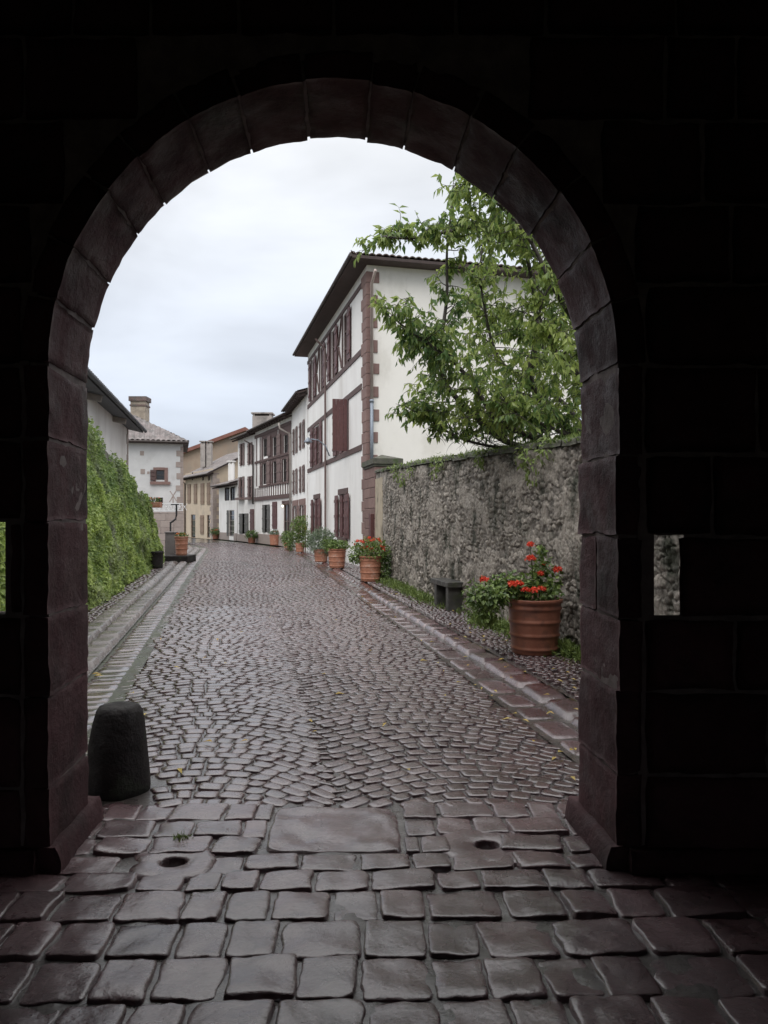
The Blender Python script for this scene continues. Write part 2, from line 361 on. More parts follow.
# gate paving of big worn stones
def gate_paving():
    mb = MB(); rng = random.Random(21); rows = [4.13,3.91,3.70,3.51,3.34,3.165,2.93,2.68,2.44,2.20,1.96,1.72,1.48,1.24]
    holes = [(-.975,3.42),(.50,3.60)]
    for ya, yb in zip(rows, rows[1:]):
        x = -2.75-rng.random()*.2
        while x < 2.7:
            w = rng.choice((rng.uniform(.15,.20), rng.uniform(.18,.25), rng.uniform(.25,.33))); a, c = x, x+w; x += w
            cx_ = (a+c)/2; cy_ = (ya+yb)/2+.02*noise.noise(Vector((cx_*1.1, ya*3, 0)))+.03*cx_*.5
            if ya > 3.6:
                if a < -.60 < c: c = -.60
                elif a < .10 < c: a = .10
                elif -.60 <= a and c <= .10: continue
                if c-a < .07: continue
                w = c-a; cx_ = (a+c)/2
            if any(abs(cx_-hx) < .17 and abs(cy_-hy) < .15 for hx, hy in holes): continue
            if ya > 3.8 and (cx_ > 1.3 or cx_ < -1.65): continue
            th = rng.uniform(-.05,.05)+.03; u = Vector((math.cos(th), math.sin(th), 0))
            near = cy_ < 3.4
            stone(mb, cx_, cy_, u, w/2-rng.uniform(.0,.006), (ya-yb)/2-rng.uniform(.0,.006), .000+rng.uniform(-.006,.006), rng.uniform(.015,.026), rng, 22, .0085, pw=rng.uniform(7,14), jag=.11)
    stone(mb, -.25, 3.80, Vector((.999,.01,0)), .335, .275, .006, .014, rng, 34, .014, pw=12, jag=.06, t=.45)
    return mb
tag(gate_paving().build('gate_paving', M['slab'], smooth=True), kind='structure')
b = MB(); nx, ny = 220, 260; ids = []
for j in range(ny+1):
    y = -5.3+9.6*j/ny if False else (-5.5 + (4.18+5.5)*j/ny)
    ids.append([b.vert((-3.4+6.8*i/nx, y, .004+.012*noise.noise(Vector(((-3.4+6.8*i/nx)*6, y*6, 3)))+.006*noise.noise(Vector(((-3.4+6.8*i/nx)*17, y*17, 3)))-(.012 if y > 4.05 else 0)-(.07 if min((-3.4+6.8*i/nx+.975)**2+(y-3.42)**2, (-3.4+6.8*i/nx-.5)**2+(y-3.6)**2) < .0075 else 0))) for i in range(nx+1)])
for r0, r1 in zip(ids, ids[1:]):
    for i in range(nx): b.f.append([r0[i], r0[i+1], r1[i+1], r1[i]])
tag(b.build('gate_floor', M['joint'], smooth=True), kind='structure')
# pivot stones with a round hole
for (hx, hy, rr, lb) in ((-.975, 3.42, .15, 'flat paving stone with a round dark hole, left one beside the grass tuft'), (.50, 3.60, .19, 'rounded pale paving stone with a round hole, right one near the pier')):
    t_ = thing('socket_stone', (hx, hy, 0), lb, 'socket stone', 'stones with a round hole in the gate paving')
    s = MB(); n = 28; prof = [(rr*1.25,-.012),(rr*1.18,.013),(rr*1.0,.019),(.072,.018),(.058,.012),(.054,-.055)]; rings = []
    for r_, z in prof:
        rings.append([])
        for k in range(n):
            a = 2*math.pi*k/n
            q = 1+(.22*noise.noise(Vector((math.cos(a)*1.5, math.sin(a)*1.5, hx*3))) + .16*abs(math.sin(2*a)) if r_ > .1 else .02*math.sin(3*a))
            rings[-1].append(s.vert((hx+math.cos(a)*r_*q*1.05, hy+math.sin(a)*r_*q*.82, z+(.004*noise.noise(Vector((a*2, r_*30, 0))) if z > 0 else 0)), .65))
    for a, c in zip(rings, rings[1:]):
        for k in range(n): s.f.append([a[k], a[(k+1)%n], c[(k+1)%n], c[k]])
    s.build('stone', M['slab'], t_, smooth=True)
    s = MB(); s.lathe((hx, hy, 0), [(.056,-.050),(.056,-.046)], 20); s.build('hole_bottom', M['dark'], t_)
# ---------------------------------------------------------------- the gateway
YF, YB = 3.35, 3.86; AX = -.229; AR = 1.283; AZ = 2.304; SK = -.061
gate = thing('stone_gateway', (AX, 3.6, 0), 'dark purple-brown stone gateway whose round arch frames the whole street', 'gateway')
def skx(x, y): return x+SK*(y-YF)
def noise_box(mb, corners, n, amp, rng, t, seed):
    """corners: function (u,v,w in 0..1)->Vector ; builds a closed rough block"""
    nu, nv, nw = n
    idx = {}
    def V(u, v, w):
        key = (round(u,4), round(v,4), round(w,4))
        if key in idx: return idx[key]
        p = corners(u, v, w)
        cen = corners(.5,.5,.5)
        edge = sum(1 for q in (u, v, w) if q < .001 or q > .999)
        d = Vector((noise.noise(p*7+Vector((seed,0,0))), noise.noise(p*7+Vector((0,seed,0))), noise.noise(p*7+Vector((0,0,seed)))))
        d2 = Vector((noise.noise(p*19+Vector((seed,0,0))), noise.noise(p*19+Vector((0,seed,0))), noise.noise(p*19+Vector((0,0,seed)))))
        p = p+(d+d2*.6)*amp
        if edge >= 2: p = p+(cen-p).normalized()*(.005+.014*max(0, d.x+d2.y))
        idx[key] = mb.vert(p, t); return idx[key]
    for (N1, N2, fn) in ((nu, nv, lambda a, c, e: (a, c, e)), (nu, nw, lambda a, c, e: (a, e, c)), (nv, nw, lambda a, c, e: (e, a, c))):
        for e in (0, 1):
            for i in range(N1):
                for j in range(N2):
                    q = [V(*fn(i/N1, j/N2, e)), V(*fn((i+1)/N1, j/N2, e)), V(*fn((i+1)/N1, (j+1)/N2, e)), V(*fn(i/N1, (j+1)/N2, e))]
                    mb.f.append(q)
rng = random.Random(5)
ring = MB(); NV = 15
angs = [math.pi*i/NV for i in range(NV+1)]
angs = [a+(rng.uniform(-.03,.03) if 0 < i < NV else 0) for i, a in enumerate(angs)]
G_ = .005
for i in range(NV):
    a0, a1 = angs[i]+G_/AR/2*1.3, angs[i+1]-G_/AR/2*1.3; r0 = AR+rng.uniform(-.006,.004); r1 = AR+.13; yo = rng.uniform(-.008,.008)
    def cr(u, v, w, a0=a0, a1=a1, r0=r0, r1=r1, yo=yo):
        a = lerp(a0, a1, u); r = lerp(r0, r1, v); y = lerp(YF-.012+yo, YB+.012+yo, w)
        return Vector((skx(AX, y)+math.cos(a)*r, y, AZ+math.sin(a)*r))
    noise_box(ring, cr, (8,5,18), .006, rng, rng.random(), i*3.7)
zl = [0,.44,.82,1.15,1.52,1.89,2.29]; zl2 = [0,.38,.80,1.16,1.59,1.96,2.29]
for side, zz in ((1, zl), (-1, zl2)):
    for k in range(len(zz)-1):
        z0, z1 = zz[k]+G_/2, zz[k+1]-G_/2; r0 = AR+rng.uniform(-.004,.004); r1 = AR+.11; yo = rng.uniform(-.01,.01)
        split = k == 3 and side > 0
        segs = [(0, .52), (.545, 1)] if split else [(0, 1)]
        for (wa, wb) in segs:
            rr = r0+rng.uniform(-.003,.003); tl = rng.uniform(-.012,.012)
            def cr(u, v, w, z0=z0, z1=z1, r0=rr, r1=r1, wa=wa, wb=wb, yo=yo, tl=tl):
                y = lerp(YF-.012+yo, YB+.012+yo, lerp(wa, wb, w))
                return Vector((skx(AX, y)+side*lerp(r0, r1, v), y, lerp(z0, z1, u)+tl*(w-.5)))
            noise_box(ring, cr, (12,6,max(6, int(18*(wb-wa)))), .008, rng, rng.random(), k*5.1+side)
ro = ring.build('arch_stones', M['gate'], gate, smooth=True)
ro.data.polygons.foreach_set('use_smooth', [True]*len(ro.data.polygons))
mo = MB(); n = 60; Rm = AR+.009; Ro = AR+.105
path = [(AX+Rm, AX+Ro, 0, 0)]
prof = [(1, 0)]
P_in = [(Rm, -0.0)]
def archpt(r, s):  # s 0..1 along path
    hj = AZ; arc = math.pi*AR; T = 2*hj+arc; q = s*T
    if q < hj: return (r, q)
    if q > hj+arc: return (-r, T-q)
    a = (q-hj)/AR; return (math.cos(a)*r, AZ+math.sin(a)*r)
prev = None
for i in range(81):
    s_ = i/80; rw = []
    for (r, y) in ((Rm, YF+.01), (Rm, YB-.01), (Ro, YB-.01), (Ro, YF+.01)):
        x, z = archpt(r, s_); rw.append(mo.vert((skx(AX, y)+x, y, z)))
    if prev:
        for k in range(4): mo.f.append([prev[k], prev[(k+1)%4], rw[(k+1)%4], rw[k]])
    prev = rw
mo.build('mortar', M['gate_mortar'], gate)
# main wall with arch and slits cut out
def boolean_wall():
    w = MB(); w.box(-4.2, 4.2, YF, YB, -.1, 6.2); wo = w.build('wall', M['gate_mortar'], gate)
    cuts = []
    c = MB(); n = 40; rad = AR+.095
    A, B_ = [], []
    pts = [(rad, -.5)]+[(math.cos(math.pi*i/n)*rad, AZ+math.sin(math.pi*i/n)*rad) for i in range(n+1)]+[(-rad, -.5)]
    for y, lst in ((YF-.3, A), (YB+.3, B_)):
        for x, z in pts: lst.append(c.vert((skx(AX, y)+x, y, z)))
    m_ = len(pts); c.f.append(A); c.f.append(B_[::-1])
    for i in range(m_): c.f.append([A[i], B_[i], B_[(i+1)%m_], A[(i+1)%m_]])
    cuts.append(c)
    for (x0, x1, X0, X1, z0, z1, Z0, Z1) in ((1.21,1.33,1.35,1.62,1.175,1.525,1.06,1.56), (-1.98,-1.692,-2.5,-1.93,1.17,1.585,1.12,1.60)):
        c = MB()
        def e(p, q, t): return p+(q-p)*t
        ta = -.2/(YB-YF); tb = 1+.2/(YB-YF)
        def sec(t): return [e(x0, X0, t), e(x1, X1, t), e(z0, Z0, t), e(z1, Z1, t)]
        ya, yb = YF-.2, YB+.2; a_ = sec(ta); b_ = sec(tb)
        if a_[0] > a_[1]: a_[0], a_[1] = a_[1], a_[0]
        a_ = sec(0); ya = YF-.05
        P = [(a_[0],ya,a_[2]),(a_[1],ya,a_[2]),(b_[1],yb,b_[2]),(b_[0],yb,b_[2]),(a_[0],ya,a_[3]),(a_[1],ya,a_[3]),(b_[1],yb,b_[3]),(b_[0],yb,b_[3])]
        c.box8(P); cuts.append(c)
    for i, c in enumerate(cuts):
        co = c.build('cutter', M['block'], gate)
        bm = bmesh.new(); bm.from_mesh(co.data); bmesh.ops.recalc_face_normals(bm, faces=bm.faces); bm.to_mesh(co.data); bm.free()
        md = wo.modifiers.new('b', 'BOOLEAN'); md.operation = 'DIFFERENCE'; md.solver = 'EXACT'; md.object = co
        bpy.context.view_layer.update()
        dg = bpy.context.evaluated_depsgraph_get(); me = bpy.data.meshes.new_from_object(wo.evaluated_get(dg))
        wo.modifiers.clear(); wo.data = me; bpy.data.objects.remove(co, do_unlink=True)
    if not wo.data.materials: wo.data.materials.append(M['gate_mortar'])
    return wo
boolean_wall()
fb_ = MB(); rb = random.Random(17); zz_r = zl+[2.66,3.02,3.40,3.78,4.16]; zz_l = zl2+[2.66,3.02,3.40,3.78,4.16]
for side, zz in ((1, zz_r), (-1, zz_l)):
    for k in range(len(zz)-1):
        z0, z1 = zz[k], zz[k+1]; xe = 2.74
        rc = AR+.122; xs = rc if z0 < AZ else (math.sqrt(max(0, rc*rc-(z0-AZ)**2)) if z0-AZ < rc else 0)
        x = AX+side*xs; lim = 2.74*side
        while side*(lim-x) > .05:
            w_ = rb.uniform(.38,.85) if k < 3 else rb.uniform(.3,.7); x2 = x+side*w_
            if side*(lim-x2) < .2: x2 = lim
            if k == 3:
                if side > 0:
                    if x < 1.205 < x2+.25: x2 = 1.205
                    if abs(x-1.205) < .001: x = 1.335; x2 = x+.42
                else:
                    if x > -1.687 > x2-.2: x2 = -1.687
                    if abs(x+1.687) < .001: x = -1.985; x2 = x-.35
            a_, b__ = sorted((x, x2)); zo = rb.uniform(-.012,.012)
            if k == 2 and side > 0 and a_ < 1.27 < b__: zo = -.004
            def cr(u, v, w, a_=a_, b__=b__, z0=z0, z1=z1, zo=zo): return Vector((lerp(a_+.008, b__-.008, w), lerp(YF-.018, YF+.02, v), lerp(z0+.008, z1-.008, u)))
            if b__-a_ > .03: noise_box(fb_, cr, (7,2,max(2,int((b__-a_)/.05))), .010, rb, rb.random(), k*3.3+x)
            x = x2
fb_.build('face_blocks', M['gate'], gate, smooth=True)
# passage: side walls, vault, rear wall
for xs in (-3.2, 2.75):
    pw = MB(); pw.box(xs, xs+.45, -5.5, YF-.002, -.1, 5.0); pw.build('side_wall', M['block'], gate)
pw = MB(); pw.box(-2.748, 2.748, -5.5, YF-.002, 4.3, 5.0); pw.build('ceiling', M['soffit'], gate)
pw = MB(); U = [(-2.748,-.1),(-1.0,-.1),(-1.0,1.7)]+[(-1.0*math.cos(math.pi*i/12), 1.7+1.0*math.sin(math.pi*i/12)) for i in range(1,12)]+[(1.0,1.7),(1.0,-.1),(2.748,-.1),(2.748,4.298),(-2.748,4.298)]  # unseen rear wall; its arched opening is added and sized to light the passage
A = [pw.vert((x,-5.0,z)) for x, z in U]; B_ = [pw.vert((x,-5.5,z)) for x, z in U]; pw.f += [A, B_[::-1]]+[[A[i], B_[i], B_[(i+1)%len(A)], A[(i+1)%len(A)]] for i in range(len(A))]
pw.build('rear_wall', M['block'], gate)
# plinth stones along both jambs
for side in (-1, 1):
    p = MB()
    def cr(u, v, w):
        y = lerp(YF-.03, YB+.09, w); q = AR-.06+.03*u*u
        return Vector((skx(AX, y)+side*lerp(q, AR+.05, v), y, lerp(-.02, .125, u)))
    noise_box(p, cr, (6,4,16), .007, rng, .3, side*9.1); p.build('plinth', M['gate'], gate, smooth=True)
    p = MB()
    def cr(u, v, w):
        x = lerp(AR+.04, 2.5, w); return Vector((AX+side*x, lerp(YF-.06, YF+.02, v), lerp(-.02, .12, u)))
    noise_box(p, cr, (4,3,26), .010, rng, .3, side*3.1); p.build('plinth', M['gate'], gate, smooth=True)
# bollard
bo = thing('stone_bollard', (-1.57, 4.38, 0), 'dark tapering round-topped stone guard post standing beside the left gate pier', 'bollard')
s = MB(); prof = [(.185,-.03),(.182,.05),(.175,.15),(.162,.28),(.146,.40),(.130,.465),(.112,.492),(.08,.503),(.04,.506),(.0005,.507)]
s.lathe((-1.57, 4.38, 0), prof, 40, .5, .10); s.build('post', M['bollard'], bo, smooth=True)
# ---------------------------------------------------------------- rubble garden wall
def worley(X, Y, seed):
    xi = np.floor(X).astype(int); yi = np.floor(Y).astype(int)
    f1 = np.full(X.shape, 9.); f2 = np.full(X.shape, 9.); idv = np.zeros(X.shape)
    def hsh(a, b_, k):
        v = np.sin(a*127.1+b_*311.7+k*74.7+seed)*43758.5453; return v-np.floor(v)
    for dx in (-1,0,1):
        for dy in (-1,0,1):
            cx_ = xi+dx; cy_ = yi+dy
            px = cx_+.1+.8*hsh(cx_, cy_, 1); py = cy_+.1+.8*hsh(cx_, cy_, 2)
            d = np.sqrt((X-px)**2+(Y-py)**2); idn = hsh(cx_, cy_, 3)
            nf = d < f1
            f2 = np.where(nf, f1, np.minimum(f2, d)); idv = np.where(nf, idn, idv); f1 = np.where(nf, d, f1)
    return f1, f2, idv
def wall_top(y): return 2.44+(y-8)*.036
gw = thing('garden_wall', (poly(WALL, 14), 14, 0), 'rough grey rubble garden wall with mossy coping on the right of the street', 'wall')
w = MB(); y0, y1 = 5.3, 20.9; NZ = 150
ys = [y0]
while ys[-1] < y1: ys.append(ys[-1]+max(.011, .0018*ys[-1]-.004))
ys = np.array(ys); zs = np.linspace(0, 1, NZ+1)
YY, ZZ = np.meshgrid(ys, zs, indexing='ij'); H_ = 2.44+(YY-8)*.036; Zr = ZZ*H_
XX = np.vectorize(lambda y: poly(WALL, y))(ys)[:, None]+0*ZZ
wx = YY/.125; wz = Zr/.08
jit = np.vectorize(lambda a, c: noise.noise(Vector((a*3, c*3, 0))))(YY, Zr)
jit2 = np.vectorize(lambda a, c: noise.noise(Vector((a*9, c*9, 7))))(YY, Zr)
plc = np.vectorize(lambda a, c: noise.noise(Vector((a*1.1, c*2.0, 21)))+.6*noise.noise(Vector((a*4, c*5, 2))))(YY, Zr)
plc = np.clip((plc-.06)/.26, 0, 1)
f1, f2, idv = worley(wx+jit*.9+jit2*.35, wz+jit*.8+jit2*.35, 1.3)
g1, g2, idg = worley(YY/.055+3, Zr/.045, 4.3)
e = np.clip((f2-f1-.04)/.15, 0, 1); e = e*e*(3-2*e)
dsp = e*(.012+.032*idv)*(1-.7*plc) + np.clip((g2-g1)/.3, 0, 1)*.016*(1-e*.4) + jit*.025+jit2*.008+.026*plc
smooth_ = np.clip((YY-19.4)/.7, 0, 1)
dsp = dsp*(1-smooth_)+.03*smooth_
tint = np.where(e > .3, .12+.75*idv*idg**.3, .02+.12*idg)*(1-plc)+plc*(.42+.45*idg*(1-.3*e))
base = len(w.v); ni, nj = YY.shape
nrm = Vector((-.97, -.22, 0))
for i in range(ni):
    for j in range(nj):
        w.v.append((XX[i,j]+nrm.x*dsp[i,j], YY[i,j]+nrm.y*dsp[i,j], Zr[i,j])); w.t.append(float(tint[i,j]))
for i in range(ni-1):
    for j in range(nj-1):
        a = i*nj+j; w.f.append([a, a+nj, a+nj+1, a+1])
wf = w.build('rubble_face', M['rubble'], gw, smooth=True)
w = MB()
for i in range(20):
    ya, yb = lerp(y0, y1, i/20), lerp(y0, y1, (i+1)/20); xa, xb = poly(WALL, ya), poly(WALL, yb)
    w.box8([(xa+.03,ya,0),(xa+.5,ya,0),(xb+.5,yb,0),(xb+.03,yb,0),(xa+.03,ya,wall_top(ya)-.01),(xa+.5,ya,wall_top(ya)-.01),(xb+.5,yb,wall_top(yb)-.01),(xb+.03,yb,wall_top(yb)-.01)])
w.build('core', M['rubble'], gw)
cp = MB(); y = y0
while y < y1-.05:
    l = rng.uniform(.35,.7); yb = min(y1, y+l-.01); xa, xb = poly(WALL, y), poly(WALL, yb); zt = rng.uniform(-.015,.02)
    def cr(u, v, w_, y=y, yb=yb, xa=xa, xb=xb, zt=zt):
        yy = lerp(y, yb, w_); xx = lerp(xa, xb, w_); k = 1-abs(v-.5)*2
        return Vector((xx-.08+.66*v, yy, wall_top(yy)+zt+(0 if u < .5 else (.075+.05*k))*(u)))
    noise_box(cp, cr, (2,6,6), .018, rng, rng.random(), y*3.3); y += l
cp.build('coping', M['moss'], gw, smooth=True)
# ochre rendered end of the wall
eo = MB(); xa, xb = poly(WALL, 19.75), poly(WALL, 20.9)
eo.box8([(xa-.045,19.75,.05),(xa+.1,19.75,.05),(xb+.1,20.9,.05),(xb-.045,20.9,.05),(xa-.045,19.75,2.72),(xa+.1,19.75,2.72),(xb+.1,20.9,2.72),(xb-.045,20.9,2.72)])
eo.build('rendered_panel', M['ochre'], gw)
# ---------------------------------------------------------------- foliage helpers
def rvec(rng):
    while True:
        v = Vector((rng.uniform(-1,1), rng.uniform(-1,1), rng.uniform(-1,1)))
        if .05 < v.length < 1: return v.normalized()
def clump(mb, c, r, n, L, W, rng, droop=.3, shell=.5, up=.2, t0=0, t1=1, gap=0):
    c = Vector(c); k = 0; tries = 0
    while k < n and tries < n*6:
        tries += 1
        d = rvec(rng); q = d*(shell+(1-shell)*rng.random()**.6)*(1+.35*noise.noise(d*2.3+c))
        p = c+Vector((q.x*r[0], q.y*r[1], q.z*r[2]))
        if gap and noise.noise(p*gap+Vector((5,1,2))) < -.12: continue
        dr = (d+rvec(rng)*.8+Vector((0,0,up-droop))).normalized()
        mb.leaf(p, dr, (d+rvec(rng)*.5+Vector((0,0,.6))), L*rng.uniform(.6,1.2), W*rng.uniform(.7,1.2), rng.uniform(t0, t1)); k += 1
def flower(mb, p, r, n, rng):
    for _ in range(n):
        d = rvec(rng); d.z = abs(d.z)*.8-.15; q = p+d*r*rng.uniform(.5,1)
        mb.leaf(q, rvec(rng)+d*.3, d, r*.62, r*.55, rng.random())
# moss, ferns and sprigs along the top of the garden wall
cr_ = MB(); rg = random.Random(31)
for i in range(2600):
    y = rg.uniform(6.0, 19.5); nn = noise.noise(Vector((y*1.1, 3, 0)))
    if rg.random() > .35+.9*nn + (.3 if y < 13 else 0): continue
    x = poly(WALL, y)+rg.uniform(-.14,.5); z = wall_top(y)+.10*(1-abs((x-poly(WALL, y)-.2)/.35))+rg.uniform(0,.03)
    for _ in range(2):
        cr_.leaf(Vector((x, y, z)), Vector((rg.uniform(-.6,.4), rg.uniform(-.7,.7), rg.uniform(.1,1))), rvec(rg), rg.uniform(.04,.10), rg.uniform(.012,.03), rg.random())
for (px, py, Y, n) in ((402,472,17.5,60),(408,478,16.8,70),(424,470,15.8,40),(460,462,13.5,60),(452,470,13.8,30),(538,455,9.8,80),(545,470,9.6,50),(560,450,9.2,60),(500,456,11.4,60)):
    c = at(px, py, Y); c.x = poly(WALL, Y)-.10
    clump(cr_, c, (.10,.28,.20), n, .09, .035, rg, droop=1.0, shell=.1, t0=.5)
tag(cr_.build('wall_greenery', M['grass'], org=(poly(WALL,12),12,2.4)), 'moss, ferns and hanging sprigs growing along the top of the rubble wall', 'plants', kind='stuff')
# weeds at the foot of the wall
wd = MB()
for i in range(8000):
    y = rg.uniform(7.6, 20.2); nn = noise.noise(Vector((y*.8, 7, 0)))
    amt = .25+.8*nn+(.9 if 13.8 < y < 19.5 else 0)+(.8 if 9.2 < y < 10.6 else 0)
    if rg.random() > amt: continue
    x = poly(WALL, y)-.02-abs(rg.gauss(0, .16)); l = rg.uniform(.03,.13)*(1.2 if 14.2 < y < 19 else .8)
    wd.leaf(Vector((x, y, .05)), Vector((rg.uniform(-1,.5), rg.uniform(-.9,.9), .8)), rvec(rg), l, rg.uniform(.012,.03), rg.random())
for i in range(70):
    y = rg.choice((rg.uniform(9.6,11.2), rg.uniform(13.6,19.3), rg.uniform(7.8,9.2))); k = rg.uniform(.6,1.2)
    clump(wd, (poly(WALL, y)-.12-abs(rg.gauss(0,.10)), y, .09), (.14*k,.2*k,.10*k), int(46*k), .075, .03, rg, droop=-.2, shell=.15, t0=.1)
tag(wd.build('weeds', M['grass'], org=(poly(WALL,12),12,0)), 'low green weeds and grass along the foot of the rubble wall', 'weeds', kind='stuff')
tf = MB()
for i in range(60): tf.leaf(Vector((-.995+rg.gauss(0,.018), 3.665+rg.gauss(0,.015), .01)), Vector((rg.uniform(-.9,.9), rg.uniform(-.9,.9), rg.uniform(.4,1))), rvec(rg), rg.uniform(.02,.048), .008, rg.uniform(.5,1))
tag(tf.build('grass_tuft', M['grass'], org=(-.995,3.665,0)), 'tiny green grass tuft in a paving joint by the left hole', 'grass tuft')
fl = MB()
for i in range(120):
    y = rg.uniform(4.3, 20) ; y = 4.3+(y-4.3)*rg.random()
    x = rg.uniform(Rx(y)-.2, poly(WALL, y)) if rg.random() < .8 else rg.uniform(Lx(y), Rx(y))
    zz = .085 if x > Rx(y)+.3 else .04
    a = rg.uniform(0, 6.28); fl.leaf(Vector((x, y, zz)), Vector((math.cos(a), math.sin(a), .05)), Vector((0,0,1)), rg.uniform(.04,.09), rg.uniform(.02,.035), rg.random())
for (px, py) in ((335,703),(92,682),(94,684),(420,668),(395,598)):
    Y = 1184/(py-519); p = at(px, py, Y); fl.leaf(Vector((p.x, Y, .08)), Vector((1,.3,.1)), Vector((0,0,1)), .09, .045, rg.random())
tag(fl.build('fallen_leaves', M['straw']), 'scattered yellow fallen leaves lying on the wet paving', 'leaves', kind='stuff')
# ---------------------------------------------------------------- bench
bd = Vector((-.22,.975,0)).normalized(); bx_ = Vector((bd.y,-bd.x,0))
bc = Vector((1.06,12.3,0))+bd*.48+bx_*.17
be = thing('stone_bench', bc, 'small dark wet stone bench against the foot of the rubble wall', 'bench')
s = MB(); s.obox(bc+Vector((0,0,.50)), bx_, bd, Vector((0,0,1)), .18, .50, .045); bev(s.build('seat', M['bench'], be), .012)
for k in (-1, 1):
    s = MB(); s.obox(bc+bd*(k*.34)+Vector((0,0,.25)), bx_, bd, Vector((0,0,1)), .14, .075, .205); bev(s.build('leg', M['bench'], be), .01)
# ---------------------------------------------------------------- pots
def pot_profile(r, h, bands=4, lip=.03, taper=.8):
    P = [(r*taper, 0)]
    for i in range(1, 41):
        z = h*i/40; rr = r*lerp(taper, 1, (i/40)**.8)
        for b_ in range(bands):
            zb = h*(.10+.74*b_/(bands-1 if bands > 1 else 1))
            rr += .016*math.exp(-((z-zb)/(h*.022))**2)
        if i > 37: rr += lip*.6
        P.append((rr, z))
    P += [(r+lip*.5, h+.006), (r-.02, h+.006), (r-.035, h-.05)]
    return P
def potted(loc, r, h, label, group, m='terra', bands=4, foliage=(), blooms=(), leafm='green', bloomm='red', cat='flower pot', name='potted_plant', taper=.8, stems=()):
    loc = Vector(loc); t_ = thing(name, loc, label, cat, group)
    s = MB(); s.lathe(loc, pot_profile(r, h, bands, taper=taper), 40); s.build('pot', M[m], t_, smooth=True)
    s = MB(); s.lathe(loc, [(r-.035,h-.08),(r-.035,h-.045),(.01,h-.03)], 20); s.build('soil', M['soil'], t_)
    if foliage:
        s = MB()
        for (c, rr, n, L, W, kw) in foliage: clump(s, loc+Vector(c), rr, n, L, W, R, **kw)
        for (a, c) in stems: s.tube([loc+Vector(a), loc+(Vector(a)+Vector(c))/2+Vector((0,0,.03)), loc+Vector(c)], [.008,.006,.004], 5, .2)
        s.build('foliage', M[leafm], t_)
    if blooms:
        s = MB()
        for (p, rad, n) in blooms:
            flower(s, loc+Vector(p), rad, n, R)
        s.build('blossoms', M[bloomm], t_)
    return t_
GP = 'planted terracotta pots along the street'
p1 = at(534.5, 652, 8.4); p1.z = .06; p1.y = 8.55; p1.x = (534.5-384)/740*8.55
def rel(px, py, Y, o=p1): return tuple(at(px, py, Y)-o)
fb = [rel(484,580,8.3), rel(530,545,8.5), rel(531,559,8.4), rel(540,574,8.5), rel(557,570,8.6), rel(518,584,8.3), rel(525,590,8.3), rel(534,591,8.25), rel(542,589,8.3), rel(512,584,8.35), rel(545,566,8.7)]
potted(p1, .305, .62, 'largest terracotta pot, ringed, with red geraniums beside the bench', GP, 'terra', 4,
   foliage=[((0,0,.68),(.30,.28,.12),420,.062,.058,dict(shell=.3,up=.5)), ((-.28,-.02,.74),(.26,.22,.18),420,.062,.056,dict(shell=.2)), (rel(487,594,8.35),(.26,.22,.17),520,.06,.05,dict(shell=.15,droop=.9)), (rel(484,612,8.4),(.22,.2,.17),420,.055,.035,dict(shell=.1,droop=1.0,t0=.4)), ((.12,.05,.82),(.2,.2,.14),200,.06,.055,dict(shell=.2)), (rel(541,562,8.6),(.12,.12,.22),150,.055,.045,dict(shell=.1,up=.6))],
   blooms=[(q, R.uniform(.045,.062), 60) for q in fb], stems=[((0,0,.6), fb[1]), ((0,0,.6), fb[2]), ((.05,0,.6), fb[4]), ((-.1,0,.6), fb[0]), ((.05,0,.6), fb[3])], taper=.84)
p3 = Vector(((370.5-384)/740*18.4, 18.4, .06))
potted(p3, .285, .62, 'ringed terracotta pot full of small red and orange flowers near the gate post', GP, 'terra2', 4,
   foliage=[((0,0,.76),(.50,.40,.30),1150,.075,.045,dict(shell=.3,up=.4,t0=.25)), ((.33,.1,.45),(.26,.26,.45),700,.075,.05,dict(shell=.2,droop=.4,t1=.7)), ((-.35,0,.62),(.2,.2,.2),260,.07,.05,dict(shell=.2,droop=.6))],
   blooms=[((R.uniform(-.42,.35), R.uniform(-.25,.2), R.uniform(.72,1.08)), R.uniform(.03,.06), 30) for _ in range(34)])
p2 = Vector(((337-384)/740*23.4, 23.4, .06))
potted(p2, .285, .60, 'ringed terracotta pot with low bright green leaves, second pot past the bench', GP, 'terra2', 4,
   foliage=[((0,0,.70),(.38,.34,.17),700,.075,.06,dict(shell=.3,up=.4,t0=.3)), ((-.3,.1,.75),(.25,.25,.2),240,.07,.05,dict(shell=.2))])
p4 = Vector(((321-384)/740*26.6, 26.6, .06))
potted(p4, .26, .45, 'pot hidden under a loose grey-green bush against the white house', GP, 'terra2', 3, leafm='greeng',
   foliage=[((0,0,.75),(.55,.5,.48),1700,.11,.035,dict(shell=.2,up=.8)), ((.35,-.2,.5),(.4,.3,.3),500,.10,.035,dict(shell=.2,up=.5))], name='potted_bush', cat='potted bush')
p5 = Vector(((300-384)/740*34.5, 34.5, .06))
potted(p5, .22, .42, 'small pot with a tall loose green and yellow plant at the far house corner', GP, 'terra2', 3,
   foliage=[((0,0,1.1),(.42,.4,.62),1000,.12,.06,dict(shell=.2,up=.5,t0=.3)), ((-.45,.1,.5),(.35,.3,.4),500,.11,.06,dict(shell=.2)), ((.25,-.1,.55),(.3,.3,.35),300,.11,.06,dict(shell=.2))],
   blooms=[((R.uniform(-.3,.3), -.2, R.uniform(.9,1.5)), .05, 14) for _ in range(7)], bloomm='straw')
p6 = Vector(((275-384)/740*44.6, 44.6, .03))
